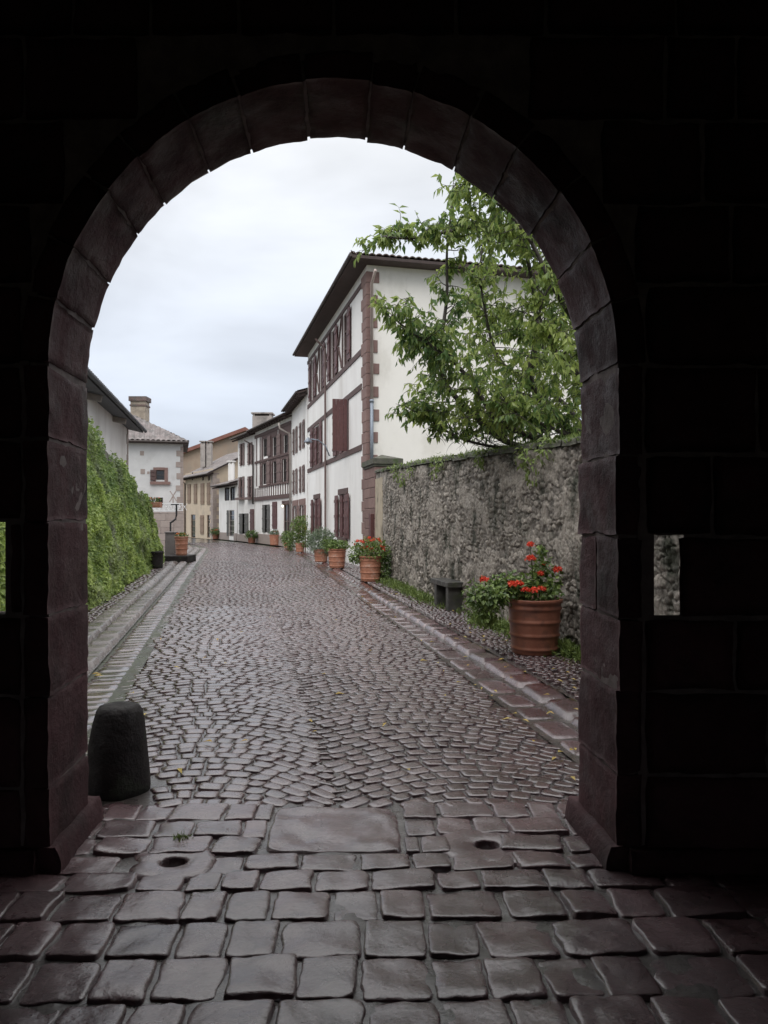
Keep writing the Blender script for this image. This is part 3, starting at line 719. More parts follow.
potted(p6, .34, .62, 'wide plain terracotta tub with a low shrub before the timbered house', GP, 'terra2', 2,
   foliage=[((0,0,.72),(.34,.32,.14),420,.10,.05,dict(shell=.3,up=.5,t0=.1,t1=.6))], blooms=[((R.uniform(-.2,.2), -.1, .82), .05, 12) for _ in range(4)], leafm='greeng')
p7 = Vector(((287-384)/740*39.5, 39.5, .05))
potted(p7, .18, .35, 'small dark leafy potted shrub left of the tall green and yellow plant', GP, 'terra2', 2,
   foliage=[((0,0,.55),(.36,.3,.38),500,.12,.06,dict(shell=.2))])
for (px, Y, lb, bm_) in ((254,50,'round dark shrub in a pot under the maroon shutter of the far white house','red'), (218,60,'low pot of reddish flowers beside the stone corner of the beige house','red')):
    q = Vector(((px-384)/740*Y-.0, Y-.9, .0))
    potted(q, .26, .4, lb, GP, 'terra', 2, foliage=[((0,0,.55),(.42,.4,.3),420,.14,.08,dict(shell=.3,t1=.5))], blooms=[((R.uniform(-.35,.3), -.2, R.uniform(.6,.9)), .07, 10) for _ in range(6)] if px < 230 else ())
# left side: plinth, pot, box, tub
q = at(177, 560, 27.0)
pl = MB()
xc = at(177, 0, 27.0).x
pl.box(at(164,0,27).x, at(190,0,27).x, 26.7, 27.9, .0, .27); tag(bev(pl.build('stone_step', M['bollard'], org=(xc, 27.2, 0)), .03), 'low black stone block carrying a terracotta pot on the left pavement', 'stone block')
potted((at(181.5,0,27.2).x, 27.2, .27), .235, .68, 'terracotta pot with faded orange plants on the black stone block at left', GP, 'terra2', 4,
   foliage=[((0,0,.72),(.22,.2,.10),220,.08,.04,dict(shell=.2,up=.6))], blooms=[((R.uniform(-.15,.15), R.uniform(-.1,.1), .78), .05, 16) for _ in range(7)], bloomm='orange')
bx = thing('utility_box', (at(170,0,28.2).x, 28.2, .05), 'plain grey utility cabinet standing left of the pot on the stone block', 'utility box')
s = MB(); s.box(at(165,0,28).x, at(175,0,28).x, 28.0, 28.35, .05, 1.06); bev(s.build('cabinet', M['box'], bx), .01)
s = MB(); s.box(at(165,0,28).x-.02, at(175,0,28).x+.02, 27.97, 28.38, 1.06, 1.12); bev(s.build('lid', M['box'], bx), .01)
s = MB(); s.box(at(166,0,28).x, at(174,0,28).x, 27.985, 28.0, .15, 1.0); s.build('door', M['box'], bx)
tb = thing('stone_tub', (at(156,0,23).x, 23, .06), 'round mossy dark stone tub at the foot of the ivy bank', 'stone tub')
s = MB(); s.lathe((at(156,0,23).x, 23, .06), [(.19,0),(.205,.1),(.21,.3),(.22,.46),(.235,.48),(.235,.54),(.20,.545),(.18,.48),(.02,.47)], 28, .5, .06); s.build('bowl', M['bollard'], tb, smooth=True)
s = MB(); clump(s, (at(156,0,23).x, 23, .55), (.19,.19,.04), 120, .05, .03, R, shell=.1); s.build('foliage', M['grass'], tb)
# ---------------------------------------------------------------- ivy bank on the left
def ivtop(y):
    return poly([(0,4.2),(14.4,3.62),(24.6,2.38),(26.6,1.7),(27.2,1.35)], min(y, 27.2))
iw = thing('retaining_wall', (IV(14), 14, 0), 'ivy-hidden grey stone retaining wall with sloping top, left of the street', 'wall')
s = MB()
NI = 60
for i in range(NI):
    ya, yb = lerp(4.6, 26.5, i/NI), lerp(4.6, 26.5, (i+1)/NI); xa, xb = IV(ya), IV(yb); la, lb = ivtop(ya), ivtop(yb)
    s.box8([(xa-1.3,ya,0),(xa-.22,ya,0),(xb-.22,yb,0),(xb-1.3,yb,0),(xa-1.3,ya,la-.15),(xa-.53,ya,la),(xb-.53,yb,lb),(xb-1.3,yb,lb-.15)])
s.build('stonework', M['bankstone'], iw)
iv = MB(); rg = random.Random(77)
cnt = 0
while cnt < 105000:
    y = 5.6+(26.5-5.6)*rg.random(); zt = ivtop(y); z = rg.uniform(.02, zt+.05)
    nn = noise.noise(Vector((y*.55, z*.9, 1))); n2 = noise.noise(Vector((y*2.2, z*2.2, 4)))
    hf = z/zt
    if y < 11 and rg.random() > .8: continue
    dens = 1.3-1.25*max(0, hf-.55)/.45+.5*nn+.3*n2-(.15 if y > 20 and hf > .5 else 0)
    if y > 19: dens += .1
    if rg.random() > dens: continue
    bulge = .18+.34*max(-.4, nn)+.20*n2
    bulge *= 1-.55*hf
    x = IV(y)-.16-.35*hf+bulge*rg.uniform(.1,1.0)+.02
    d = Vector((rg.uniform(.1,1), rg.uniform(-.8,.6), rg.uniform(-1,.3)))
    sz = rg.uniform(.028,.10)*(1.0 if y > 10 else .9)
    tt = .30+.45*n2+rg.uniform(-.25,.45)-.35*(hf > .62)
    iv.leaf(Vector((x, y, z)), d, Vector((1,-.3,.5))+rvec(rg)*.7, sz, sz*.8, max(0, min(1, tt))); cnt += 1
tag(iv.build('ivy', M['ivy'], org=(IV(14),14,0)), 'thick bright green ivy and creepers covering the sloping bank wall on the left', 'ivy')
# dry creeper stems on the upper wall
# flower trough on its end
tr = thing('flower_trough', (at(154,0,24.5).x, 24.5, 2.05), 'small terracotta trough of flowers sitting on the ivy wall top', 'flower trough')
s = MB(); c = at(154, 504, 24.5); s.box(c.x-.24, c.x+.24, c.y-.12, c.y+.12, c.z-.12, c.z+.06); bev(s.build('trough', M['terra2'], tr), .015)
s = MB(); clump(s, c+Vector((0,0,.12)), (.24,.12,.09), 160, .06, .04, R, shell=.2, up=.5); s.build('foliage', M['green'], tr)
s = MB()
for _ in range(4): flower(s, c+Vector((R.uniform(-.2,.2), -.08, R.uniform(.1,.2))), .035, 16, R)
s.build('blossoms', M['orange'], tr)
# ---------------------------------------------------------------- houses
class Fac:
    """vertical wall plane from P0 (near) to P1 (far); outward normal toward `out`"""
    def __init__(s, P0, P1, out):
        s.a = Vector((P0[0], P0[1], 0)); s.b = Vector((P1[0], P1[1], 0)); s.L = (s.b-s.a).length; s.d = (s.b-s.a)/s.L
        n = Vector((s.d.y, -s.d.x, 0)); s.n = n if n.dot(Vector((out[0], out[1], 0))) > 0 else -n
    def p(s, t, z, o=0): return s.a+s.d*t+s.n*o+Vector((0,0,z))
    def s_at(s, px):
        k = (px-CX)/F; return (k*s.a.y-s.a.x)/(s.d.x-k*s.d.y)
    def z_at(s, px, py):
        Y = s.a.y+s.d.y*s.s_at(px); return EYE-(py-HY)/F*Y
    def box(s, mb, s0, s1, z0, z1, o0, o1, t=.5):
        mb.box8([s.p(s0,z0,o0), s.p(s1,z0,o0), s.p(s1,z0,o1), s.p(s0,z0,o1), s.p(s0,z1,o0), s.p(s1,z1,o0), s.p(s1,z1,o1), s.p(s0,z1,o1)], t)
    def R(s, x0, y0, x1, y1):       # pixel rectangle -> (s0,s1,z0,z1) on the real plane
        a, b_ = sorted((s.s_at(x0), s.s_at(x1))); xm = (x0+x1)/2
        return (a, b_, s.z_at(xm, y1), s.z_at(xm, y0))
    def wall(s, mb, H, holes, depth=.07, z0=0, s0=0, s1=None):
        s1 = s.L if s1 is None else s1
        S = sorted(set([s0, s1]+[h[0] for h in holes]+[h[1] for h in holes])); Z = sorted(set([z0, H]+[h[2] for h in holes]+[h[3] for h in holes]))
        for i in range(len(S)-1):
            for j in range(len(Z)-1):
                cs = (S[i]+S[i+1])/2; cz = (Z[j]+Z[j+1])/2
                if any(h[0] < cs < h[1] and h[2] < cz < h[3] for h in holes): continue
                mb.face(s.p(S[i],Z[j]), s.p(S[i+1],Z[j]), s.p(S[i+1],Z[j+1]), s.p(S[i],Z[j+1]))
        for h in holes:
            a, b_, c, d = h
            mb.face(s.p(a,c), s.p(a,d), s.p(a,d,-depth), s.p(a,c,-depth)); mb.face(s.p(b_,c), s.p(b_,d), s.p(b_,d,-depth), s.p(b_,c,-depth))
            mb.face(s.p(a,c), s.p(b_,c), s.p(b_,c,-depth), s.p(a,c,-depth)); mb.face(s.p(a,d), s.p(b_,d), s.p(b_,d,-depth), s.p(a,d,-depth))
def window(fc, h, parent, fm='frame', glass='glass', depth=.03, bars=(1, 2), fw=.05, name='window'):
    a, b_, c, d = h; m_ = MB()
    fc.box(m_, a, a+fw, c, d, -depth-.05, -depth); fc.box(m_, b_-fw, b_, c, d, -depth-.05, -depth)
    fc.box(m_, a+fw, b_-fw, c, c+fw, -depth-.05, -depth); fc.box(m_, a+fw, b_-fw, d-fw, d, -depth-.05, -depth)
    for i in range(bars[0]):
        q = a+(b_-a)*(i+1)/(bars[0]+1); fc.box(m_, q-.025, q+.025, c+fw, d-fw, -depth-.045, -depth+.003)
    for i in range(bars[1]):
        q = c+(d-c)*(i+1)/(bars[1]+1); fc.box(m_, a+fw, b_-fw, q-.015, q+.015, -depth-.04, -depth-.004)
    w_ = m_.build(name, M[fm], parent)
    m_ = MB(); fc.box(m_, a, b_, c, d, -depth-.09, -depth-.055); m_.build('pane', M[glass], w_)
    return w_
def shutter(fc, s0, s1, z0, z1, parent, m='shutter', o=.03, boards=4, z_brace=False, swing=None):
    """swing None: flat on the wall; else (hinge s, width): stands out square to the wall"""
    b_ = MB(); w = s1-s0; tt = R.random()
    def bx2(a, c, za, zb, oa, ob):
        if swing is None: fc.box(b_, a, c, za, zb, oa, ob, tt)
        else:
            h = swing; sn = 1
            P = lambda q, z, t: fc.p(h+t, z, .05+(q-s0))
            b_.box8([P(a,za,oa-o), P(c,za,oa-o), P(c,za,ob-o), P(a,za,ob-o), P(a,zb,oa-o), P(c,zb,oa-o), P(c,zb,ob-o), P(a,zb,ob-o)], tt)
    for i in range(boards):
        a = s0+w*i/boards; bx2(a+.004, a+w/boards-.004, z0, z1, o, o+.028)
    for zz in (z0+.14*(z1-z0), z0+.5*(z1-z0), z1-.14*(z1-z0)): bx2(s0+.006, s1-.006, zz-.05, zz+.05, o+.03, o+.05)
    return b_.build('shutter', M[m], parent)
def quoins(fc, H, parent, m, s_sign=1, widths=(.28,.45), z0=0, hts=(.30,.38), fc2=None, w2=(.45,.28), prj=.03, at_s=0, joint=.012):
    """corner stones; one mesh wraps both faces"""
    b_ = MB(); z = z0; k = 0; rg = random.Random(int(H*100))
    while z < H-.12:
        h = min(rg.uniform(*hts), H-z); a = widths[k % 2]*rg.uniform(.92,1.08); c = w2[k % 2]*rg.uniform(.9,1.1); t = rg.random()
        s0, s1 = (at_s, at_s+a) if s_sign > 0 else (at_s-a, at_s)
        fc.box(b_, s0, s1, z+joint/2, z+h-joint/2, -.02, prj, t)
        if fc2: fc2.box(b_, -prj+.002, c, z+joint/2, z+h-joint/2, -.02, prj-.002, t)
        z += h; k += 1
    return bev(b_.build('quoins', M[m], parent), .008)
def roof_slope(mb, a, b_, up, ia, ib, per=.21, amp=.045, course=None, lift=.0):
    """a,b eave ends, up = vector eave->ridge, ia/ib hip insets at each end (metres, >0 hip)"""
    a = Vector(a); b_ = Vector(b_); up = Vector(up); d = b_-a; L = d.length; d.normalize(); nrm = d.cross(up).normalized()
    if nrm.z < 0: nrm = -nrm
    n = max(4, int(L/per*6)); T = up.length; cols = []
    nr = max(2, int(T/course)*2) if course else 2
    for i in range(n+1):
        s_ = L*i/n; tm = 1.0
        if ia > 0: tm = min(tm, s_/ia)
        if ib > 0: tm = min(tm, (L-s_)/ib)
        w = abs(math.cos(math.pi*s_/per)); row = []
        for j in range(nr+1):
            t = tm*j/nr; saw = 0
            if course: saw = .025*(1-((t*T/course) % 1.0))
            jx = .012*noise.noise(Vector((s_*2.2, t*T*2, a.x)))
            row.append(mb.vert(a+d*s_+up*t+nrm*(amp*w+saw+lift+jx)))
        cols.append(row)
    for c0, c1 in zip(cols, cols[1:]):
        for j in range(nr): mb.f.append([c0[j], c1[j], c1[j+1], c0[j+1]])
    # tile thickness at the eave
    for i in range(n):
        p0 = Vector(mb.v[cols[i][0]]); p1 = Vector(mb.v[cols[i+1][0]])
        mb.face(p0, p1, p1-nrm*.035, p0-nrm*.035)
def house(name, P0, P1, depth, H, label, holes, flat=False, wallm='plaster', back_out=(-1,0), sidem=None, ov=.6, rise=1.6, hips=(0,0), tile='tile', soff='soffit', ridge_at=.5, per=.21, course=None, cat='house', gutter=True, ovs=.3, sides=True):
    fc = Fac(P0, P1, back_out); base = fc.p(0,0)
    h = thing(name, tuple((fc.a+fc.b)/2-fc.n*depth/2), label, cat)
    w = MB(); fc.wall(w, H, holes); w.build('wall', M[wallm], h)
    w = MB(); D = depth
    gz = H
    for t in (0, fc.L):
        w.face(fc.p(t,0,-.001 if t else 0), fc.p(t,H), fc.p(t,H,-D), fc.p(t,0,-D))
        if hips[0 if t == 0 else 1] == 0: w.face(fc.p(t,H,0), fc.p(t,H+rise,-D*ridge_at), fc.p(t,H,-D))
    w.face(fc.p(0,0,-D), fc.p(fc.L,0,-D), fc.p(fc.L,H,-D), fc.p(0,H,-D)); w.build('side_wall', M[sidem or wallm], h)
    # dark inside so that openings do not show the sky
    w = MB(); fc.box(w, .05, fc.L-.05, .02, H-.02, -D+.1, -.30); w.build('interior', M['dark'], h)
    # roof
    r = MB(); run = D*ridge_at+ov; upf = -fc.n*run+Vector((0,0,rise*(run/(D*ridge_at)))); drop = rise/(D*ridge_at)*ov
    if flat: drop = -.02
    a = fc.p(-ovs, H-drop+.10, ov); b_ = fc.p(fc.L+ovs, H-drop+.10, ov)
    roof_slope(r, a, b_, upf, hips[0], hips[1], per, course=course, amp=.085 if course else .045)
    run2 = D*(1-ridge_at)+ov; top = H-drop+.10+upf.z
    a2 = fc.p(-ovs, H-drop+.10, -D-ov); b2 = fc.p(fc.L+ovs, H-drop+.10, -D-ov)
    roof_slope(r, a2, b2, fc.n*run2+Vector((0,0,upf.z)), hips[0], hips[1], per)
    for k, hp in enumerate(hips):
        if hp > 0:
            e0 = a if k == 0 else b_; e1 = a2 if k == 0 else b2
            inward = fc.d*(hp if k == 0 else -hp)
            tot = (e1-e0).length
            roof_slope(r, e0, e1, inward+Vector((0,0,upf.z)), run, run2, per, course=course)
    ro = r.build('roof', M[tile], h, smooth=True)
    # soffit/boarding under the tiles
    s_ = MB(); z_ = H-drop+.07
    A = [fc.p(-ovs,z_,ov), fc.p(fc.L+ovs,z_,ov), fc.p(fc.L+ovs,z_,-D-ov), fc.p(-ovs,z_,-D-ov)]
    if hips[0] or hips[1]:
        B_ = [q+Vector((0,0,-.09)) for q in A]; s_.box8(B_+A)
    else:
        ro_ = upf.z
        for (q0, q1, q2, q3) in ((A[0], A[1], fc.p(fc.L+ovs,z_+ro_,-D*ridge_at), fc.p(-ovs,z_+ro_,-D*ridge_at)), (A[3], A[2], fc.p(fc.L+ovs,z_+ro_,-D*ridge_at), fc.p(-ovs,z_+ro_,-D*ridge_at))):
            dn = Vector((0,0,-.08)); s_.box8([q0+dn, q1+dn, q2+dn, q3+dn, q0, q1, q2, q3])
    n = max(2, int(fc.L/.55)) if not flat else -1
    for i in range(n+1):
        t = fc.L*i/n; sl = drop/ov
        s_.bar(fc.p(t, H-.05-.06, -.02), fc.p(t, H-.05-.06-(drop if not (hips[0] or hips[1]) else 0)+(0 if not (hips[0] or hips[1]) else -.04), ov-.06), .09, .10)
    s_.build('eaves', M[soff], ro)
    if gutter:
        g_ = MB(); gz_ = H-drop+.06
        g_.tube([fc.p(-ovs, gz_, ov+.05), fc.p(fc.L+ovs, gz_, ov+.05)], .055, 8); g_.build('gutter', M['framed'], h)
    return fc, h, ro
# --- house A: the tall white house on the right
P0, P1 = (-.53, 23.0), (-3.66, 35.6)
fA = Fac(P0, P1, (-1,0))
LA = fA.L; sy = lambda Y: (Y-23.0)/fA.d.y
hA = []
top = [(sy(Y)-.45, sy(Y)+.45) for Y in (26.35, 28.75, 31.5, 33.9)]
for a, c in top: hA.append((a, c, 7.08, 8.95))
sec = [(sy(25.95), sy(27.7)), (sy(32.0), sy(33.6))]
for a, c in sec: hA.append((a, c, 4.0, 5.72))
grd = [(sy(Y)-.72, sy(Y)+.72) for Y in (26.8, 32.8)]
for a, c in grd: hA.append((a, c, .95, 2.5))
fA, A_, roA = house('white_house', P0, P1, 7.2, 9.5, 'tall white three-storey house with maroon shutters and red corner stones behind the garden wall', hA, wallm='plaster', sidem='plasterw', ov=.58, ovs=.55, rise=1.35, flat=True, hips=(6.3, 6.3), tile='tile', course=.35, gutter=True)
fside = Fac((P0[0], P0[1]), tuple((fA.a-fA.n*7.2).xy), (0,-1))
for i, hh in enumerate(hA): window(fA, hh, A_, 'shutterg')
quoins(fA, 9.3, A_, 'quoin', 1, (.52,.70), 0, (.30,.40), fc2=fside, w2=(.10,.36))
# timber bands, posts and braces on the front
tm = MB()
for z in (6.97, 5.85, 3.9): fA.box(tm, .72, LA, z-.09, z+.09, -.01, .035)
fA.box(tm, .72, LA, 9.02, 9.16, -.01, .04)
for a, c in top:
    for q in (a-.09, c+.09): fA.box(tm, q-.07, q+.07, 7.061, 9.02, -.01, .036)
for i in range(3):
    q0, q1 = top[i][1]+.17, top[i+1][0]-.17
    m0 = (q0+q1)/2
    tm.bar(fA.p(q0,7.1,.02), fA.p(m0,8.0,.02), .03, .09, up=fA.n); tm.bar(fA.p(m0,8.05,.02), fA.p(q0,9.0,.02), .03, .09, up=fA.n)
    tm.bar(fA.p(q1,7.1,.02), fA.p(m0,8.0,.02), .03, .09, up=fA.n); tm.bar(fA.p(m0,8.05,.02), fA.p(q1,9.0,.02), .03, .09, up=fA.n)
for a, c in sec:
    for q in (a-.08, c+.08): fA.box(tm, q-.07, q+.07, 3.991, 5.759, -.01, .037)
for a, c in grd:
    fA.box(tm, a-.18, c+.18, 2.50, 2.70, -.01, .04); fA.box(tm, a-.12, c+.12, .82, .95, -.01, .07)
tm.build('timbering', M['timber'], A_)
for i, (a, c) in enumerate(top):
    shutter(fA, a-.62, a-.17, 7.1, 8.9, A_, o=.05); shutter(fA, c+.17, c+.62, 7.1, 8.9, A_, o=.05) if i in (1, 3) else None
for i, (a, c) in enumerate(sec):
    shutter(fA, c+.18, c+.86, 4.0, 5.75, A_, o=.05)
    if i == 0:
        o = shutter(fA, 0, .52, 3.98, 5.78, A_, swing=a-.10); o['label'] = 'maroon shutter swung square out from the wall'
    else: shutter(fA, a-.72, a-.18, 4.0, 5.75, A_, o=.05)
    shutter(fA, c-.62, c-.02, 4.02, 5.70, A_, o=-.02)
for i, (a, c) in enumerate(grd):
    shutter(fA, a-.62, a-.04, .92, 2.48, A_, o=.06); shutter(fA, c+.04, c+.62, .92, 2.48, A_, o=.06); shutter(fA, a+.02, a+.62, .96, 2.48, A_, o=-.02); shutter(fA, c-.55, c-.02, .96, 2.48, A_, o=-.02)
s = MB(); q = sy(30.1); s.tube([fA.p(q, 8.9, .5), fA.p(q, 8.5, .10), fA.p(q, .1, .09)], .045, 8); s.build('downpipe', M['shutterg'], A_)
s = MB(); cpt = fside.p(.13, 0, .10); up = Vector((0,0,1)); s.tube([cpt+up*9.15+fside.n*.5, cpt+up*8.9, cpt+up*5.3], .05, 8); s.build('downpipe', M['pipeb'], A_, smooth=True)
s = MB(); s.tube([cpt+up*5.3, cpt+up*2.9], .055, 8); s.tube([cpt+up*5.22, cpt+up*5.3], .07, 8); o = s.build('downpipe', M['zinc'], A_, smooth=True); o['label'] = 'blue-grey lower section of the corner downpipe'
# street lamp on bracket
lp = thing('wall_lamp', tuple(fA.p(sy(29.4), 4.7, 0)), 'grey street lamp on a curved bracket fixed to the tall white house', 'street lamp')
s = MB(); q = sy(29.4); s.tube([fA.p(q,4.1,.05), fA.p(q,4.5,.20), fA.p(q,4.72,.5), fA.p(q,4.76,.8)], [.03,.028,.025,.02], 8); s.build('bracket', M['zinc'], lp, smooth=True)
s = MB(); s.lathe(fA.p(q, 4.62, .9), [(.17,0),(.17,.03),(.09,.12),(.05,.19),(.01,.2)], 20); s.build('lamp_shade', M['zinc'], lp, smooth=True)
s = MB(); s.lathe(fA.p(q, 4.53, .9), [(.03,0),(.07,.03),(.08,.09)], 16); s.build('globe', M['frame'], lp, smooth=True)
# --- gate post at the end of the garden wall
gp = thing('gate_post', (-.2, 21.6, 0), 'square red-brown stone gate post with moulded mossy cap at the end of the rubble wall', 'gate post')
fP = Fac((-.26, 21.0), (-.60, 22.6), (-1,0)); fP2 = Fac((-.26, 21.0), (.46, 21.18), (0,-1))
s = MB(); z = 0; k = 0; rg = random.Random(8)
while z < 3.1:
    h_ = min(rg.uniform(.28,.36), 3.1-z)
    for (sa, sb) in (((0,.8),(.81,1.64)) if k % 2 else ((0,1.0),(1.01,1.64))): s.box8([fP.p(sa,z+.006), fP.p(sb,z+.006), fP.p(sb,z+.006,-.74), fP.p(sa,z+.006,-.74), fP.p(sa,z+h_-.006), fP.p(sb,z+h_-.006), fP.p(sb,z+h_-.006,-.74), fP.p(sa,z+h_-.006,-.74)], rg.random())
    z += h_; k += 1
bev(s.build('shaft', M['quoin'], gp), .010)
s = MB(); s.box8([fP.p(-.0+.02,0.01,-.02), fP.p(1.62,0.01,-.02), fP.p(1.62,0.01,-.72), fP.p(.02,0.01,-.72), fP.p(.02,3.09,-.02), fP.p(1.62,3.09,-.02), fP.p(1.62,3.09,-.72), fP.p(.02,3.09,-.72)]); s.build('mortar', M['gate_mortar'], gp)
s = MB()
for (e_, za, zb) in ((.03,3.10,3.17),(.07,3.17,3.32)): s.box8([fP.p(-e_,za,e_), fP.p(1.64+e_,za,e_), fP.p(1.64+e_,za,-.74-e_), fP.p(-e_,za,-.74-e_), fP.p(-e_,zb,e_), fP.p(1.64+e_,zb,e_), fP.p(1.64+e_,zb,-.74-e_), fP.p(-e_,zb,-.74-e_)])
tp = fP.p(.82, 3.50, -.37); c4 = [fP.p(-.07,3.322,.07), fP.p(1.71,3.322,.07), fP.p(1.71,3.322,-.81), fP.p(-.07,3.322,-.81)]
for i in range(4): s.face(c4[i], c4[(i+1)%4], tp)
s.build('cap', M['moss'], gp)
s = MB(); fP.box(s, .12, .42, 1.05, 1.75, .001, .10); bev(s.build('letter_box', M['shutter'], gp), .01)
# --- house B
fB = Fac((-3.72, 35.85), (-5.22, 41.9), (-1,0)); fB0 = fB
def grid(fc, rects): return [fc.R(*r) for r in rects]
hB = []
LB = fB.L
for sc in (1.7, 4.5):
    for (z0, z1) in ((5.15,6.55),(2.95,4.3)): hB.append((sc-.4, sc+.4, z0, z1))
    hB.append((sc-.5, sc+.5, .9, 2.3))
fB, B_, roB = house('white_house', (-3.72,35.85), (-5.22,41.9), 8, 7.8, 'narrow white house with faded brown shutters between the tall house and the timbered one', hB, ov=.5, rise=1.2, tile='tile', ovs=.15)
for hh in hB:
    window(fB, hh, B_, 'shutterg'); a, c, z0, z1 = hh
    shutter(fB, a-.52, a-.03, z0, z1, B_, 'shutterg', .03, 3); shutter(fB, c+.03, c+.52, z0, z1, B_, 'shutterg', .03, 3)
s = MB()
for sc in (1.7, 4.5): fB.box(s, sc-1.15, sc+1.15, 2.32, 2.62, -.01, .05); fB.box(s, sc-1.3, sc-1.08, .0, 2.31, -.01, .045); fB.box(s, sc+1.08, sc+1.3, 0, 2.31, -.01, .045)
s.build('stone_surround', M['quoin'], B_)
s = MB(); q = LB-.1; s.tube([fB.p(q,7.0,.75), fB.p(q,6.7,.7), fB.p(q,6.4,.12), fB.p(q,.2,.10)], .06, 8); s.build('downpipe', M['frame'], B_, smooth=True)
# --- house C: half-timbered
cC = ((-5.28,42.1), (-8.7,50.0)); fC = Fac(*cC, (-1,0))
o3 = 210; k3 = 6.83
def Z4(x0, y0, x1, y1): return (210+x0/k3, 400+y0/k3, 210+x1/k3, 400+y1/k3)
up_ = [Z4(365,262,397,385), Z4(432,250,462,380), Z4(506,235,542,370)]
lo_ = [Z4(362,432,392,575), Z4(433,418,462,570), Z4(500,402,530,565)]
gr_ = [Z4(366,715,408,905), Z4(503,710,550,950)]
hC = grid(fC, up_+lo_+gr_)
fC, C_, roC = house('timbered_house', *cC, 9, 7.6, 'white half-timbered house with dark upper gallery windows and a large grey chimney', hC, ov=.5, rise=1.3, tile='tileg', ovs=.1)
for i, hh in enumerate(hC): window(fC, hh, C_, 'framed' if i < 7 else 'shutterg', bars=(1,1), name='window' if i < 7 else 'door')
for row in (hC[0:3], hC[3:6]):
    ed = [.02]+[q for h_ in sorted(row) for q in (h_[0]-.02, h_[1]+.02)]
    last = ed[-1]; ed.append(fC.L*.80)
    z0_, z1_ = min(h_[2] for h_ in row), max(h_[3] for h_ in row)
    for a_, b__ in zip(ed[0::2], ed[1::2]):
        if b__ > a_+.05 and a_ < last+.01:
            bk = MB(); fC.box(bk, a_, min(b__, a_+1.2), z0_-.05, z1_+.25, -.01, .02, .3); bk.build('boarding', M['timber'], C_)
    for h_ in row:
        bk = MB(); fC.box(bk, h_[0]-.02, h_[1]+.02, h_[3], z1_+.25, -.01, .021, .3); bk.build('window_head', M['timber'], C_)
zmid = fC.z_at(273, 400+395/k3); zbot = fC.z_at(273, 400+665/k3)
tm = MB()
fC.box(tm, 0, fC.L, zbot-.12, zbot+.12, -.01, .08); fC.box(tm, 0, fC.L, zmid-.07, zmid+.07, -.01, .06); fC.box(tm, 0, fC.L, 7.0, 7.2, -.01, .05)
n = 16
zw = fC.z_at(273, 400+585/k3)
for i in range(n+1):
    q = .08+(fC.L-.16)*i/n
    fC.box(tm, q-.045, q+.045, zbot+.121, zw, -.01, .045)
fC.box(tm, 0, fC.L*.86, zw, zw+.12, -.01, .055)
for px in (321, 345): fC.box(tm, fC.s_at(210+px/k3)-.06, fC.s_at(210+px/k3)+.06, zw+.121, 6.99, -.01, .045)
tm.build('timbering', M['timber'], C_)
for i, hh in enumerate(hC[:6]):
    a, c, z0, z1 = hh; g0 = hC[i+1][1] if i not in (2, 5) else 0
    wd_ = (a-g0)-.06 if g0 is not None else .4
    wd_ = min(.8, max(.3, (a-(hC[i+1][1] if i in (0,1,3,4) else 0))*.92)) if i not in (2,5) else .35
    shutter(fC, a-wd_-.02, a-.02, z0-.05, z1+.05, C_, 'shutterg', .05, 4)
    if i < 3:
        q = MB(); fC.box(q, a, c, z0, z0+(z1-z0)*.42, -.14, -.10); o_ = q.build('parapet_panel', M['shutterb'], C_)
    else: shutter(fC, c+.02, c+.28, z0-.05, z1+.05, C_, 'shutterg', .05, 2)
a, c, z0, z1 = hC[6]; shutter(fC, a-.1, (a+c)/2-.25, z0, z1, C_, 'shuttergr', .03, 3); shutter(fC, (a+c)/2+.25, c+.15, z0, z1, C_, 'shuttergr', .03, 3)
a, c, z0, z1 = fC.R(*Z4(430,695,460,880)); shutter(fC, a, c, z0, z1, C_, 'shutter', .03, 4)
s = MB(); fC.box(s, 0, hC[7][0]-.02, .0, .62, -.01, .05) if hC[7][0] > .2 else None; fC.box(s, hC[7][1]+.02, fC.L, 0, .62, -.01, .05); s.build('stone_base', M['quoing'], C_)
s = MB(); fC.box(s, hC[7][0]-.15, hC[7][1]+.15, hC[7][3], hC[7][3]+.2, -.01, .07); s.build('lintel', M['timber'], C_)
lq = fC.p((hC[7][0]+hC[7][1])/2+.3, hC[7][3]-.12, .18)
ll = thing('door_lamp', tuple(lq), 'small lit globe lamp above the door of the timbered house', 'lamp')
s = MB(); s.lathe(lq-Vector((0,0,.09)), [(.02,.03),(.05,.05),(.07,.09),(.05,.13),(.02,.15)], 14); s.build('globe', M['lit'], ll, smooth=True)
s = MB(); s.tube([lq+Vector((0,0,.09)), lq+Vector((0,0,.2)), fC.p((hC[7][0]+hC[7][1])/2+.3, hC[7][3]+.1, .06)], .015, 6); s.build('arm', M['iron'], ll)
def chimney(cx_, cy_, z0, z1, wx, wy, m, parent, cap=True, slab=True):
    c = MB(); c.box(cx_-wx/2, cx_+wx/2, cy_-wy/2, cy_+wy/2, z0, z1); ch = bev(c.build('chimney', M[m], parent), .015)
    if cap:
        c = MB()
        for sx in (-1, 1): c.box(cx_+sx*(wx/2-.1)-.07, cx_+sx*(wx/2-.1)+.07, cy_-wy/2+.02, cy_+wy/2-.02, z1, z1+.16)
        c.box(cx_-wx/2-.08, cx_+wx/2+.08, cy_-wy/2-.08, cy_+wy/2+.08, z1+.16, z1+.25); c.build('chimney_cap', M[m], ch)
    return ch
p = at(262, 432, 52); chimney(p.x, 52.5, 6.9, at(0,416,52).z, 1.35, 1.1, 'chim', roC)
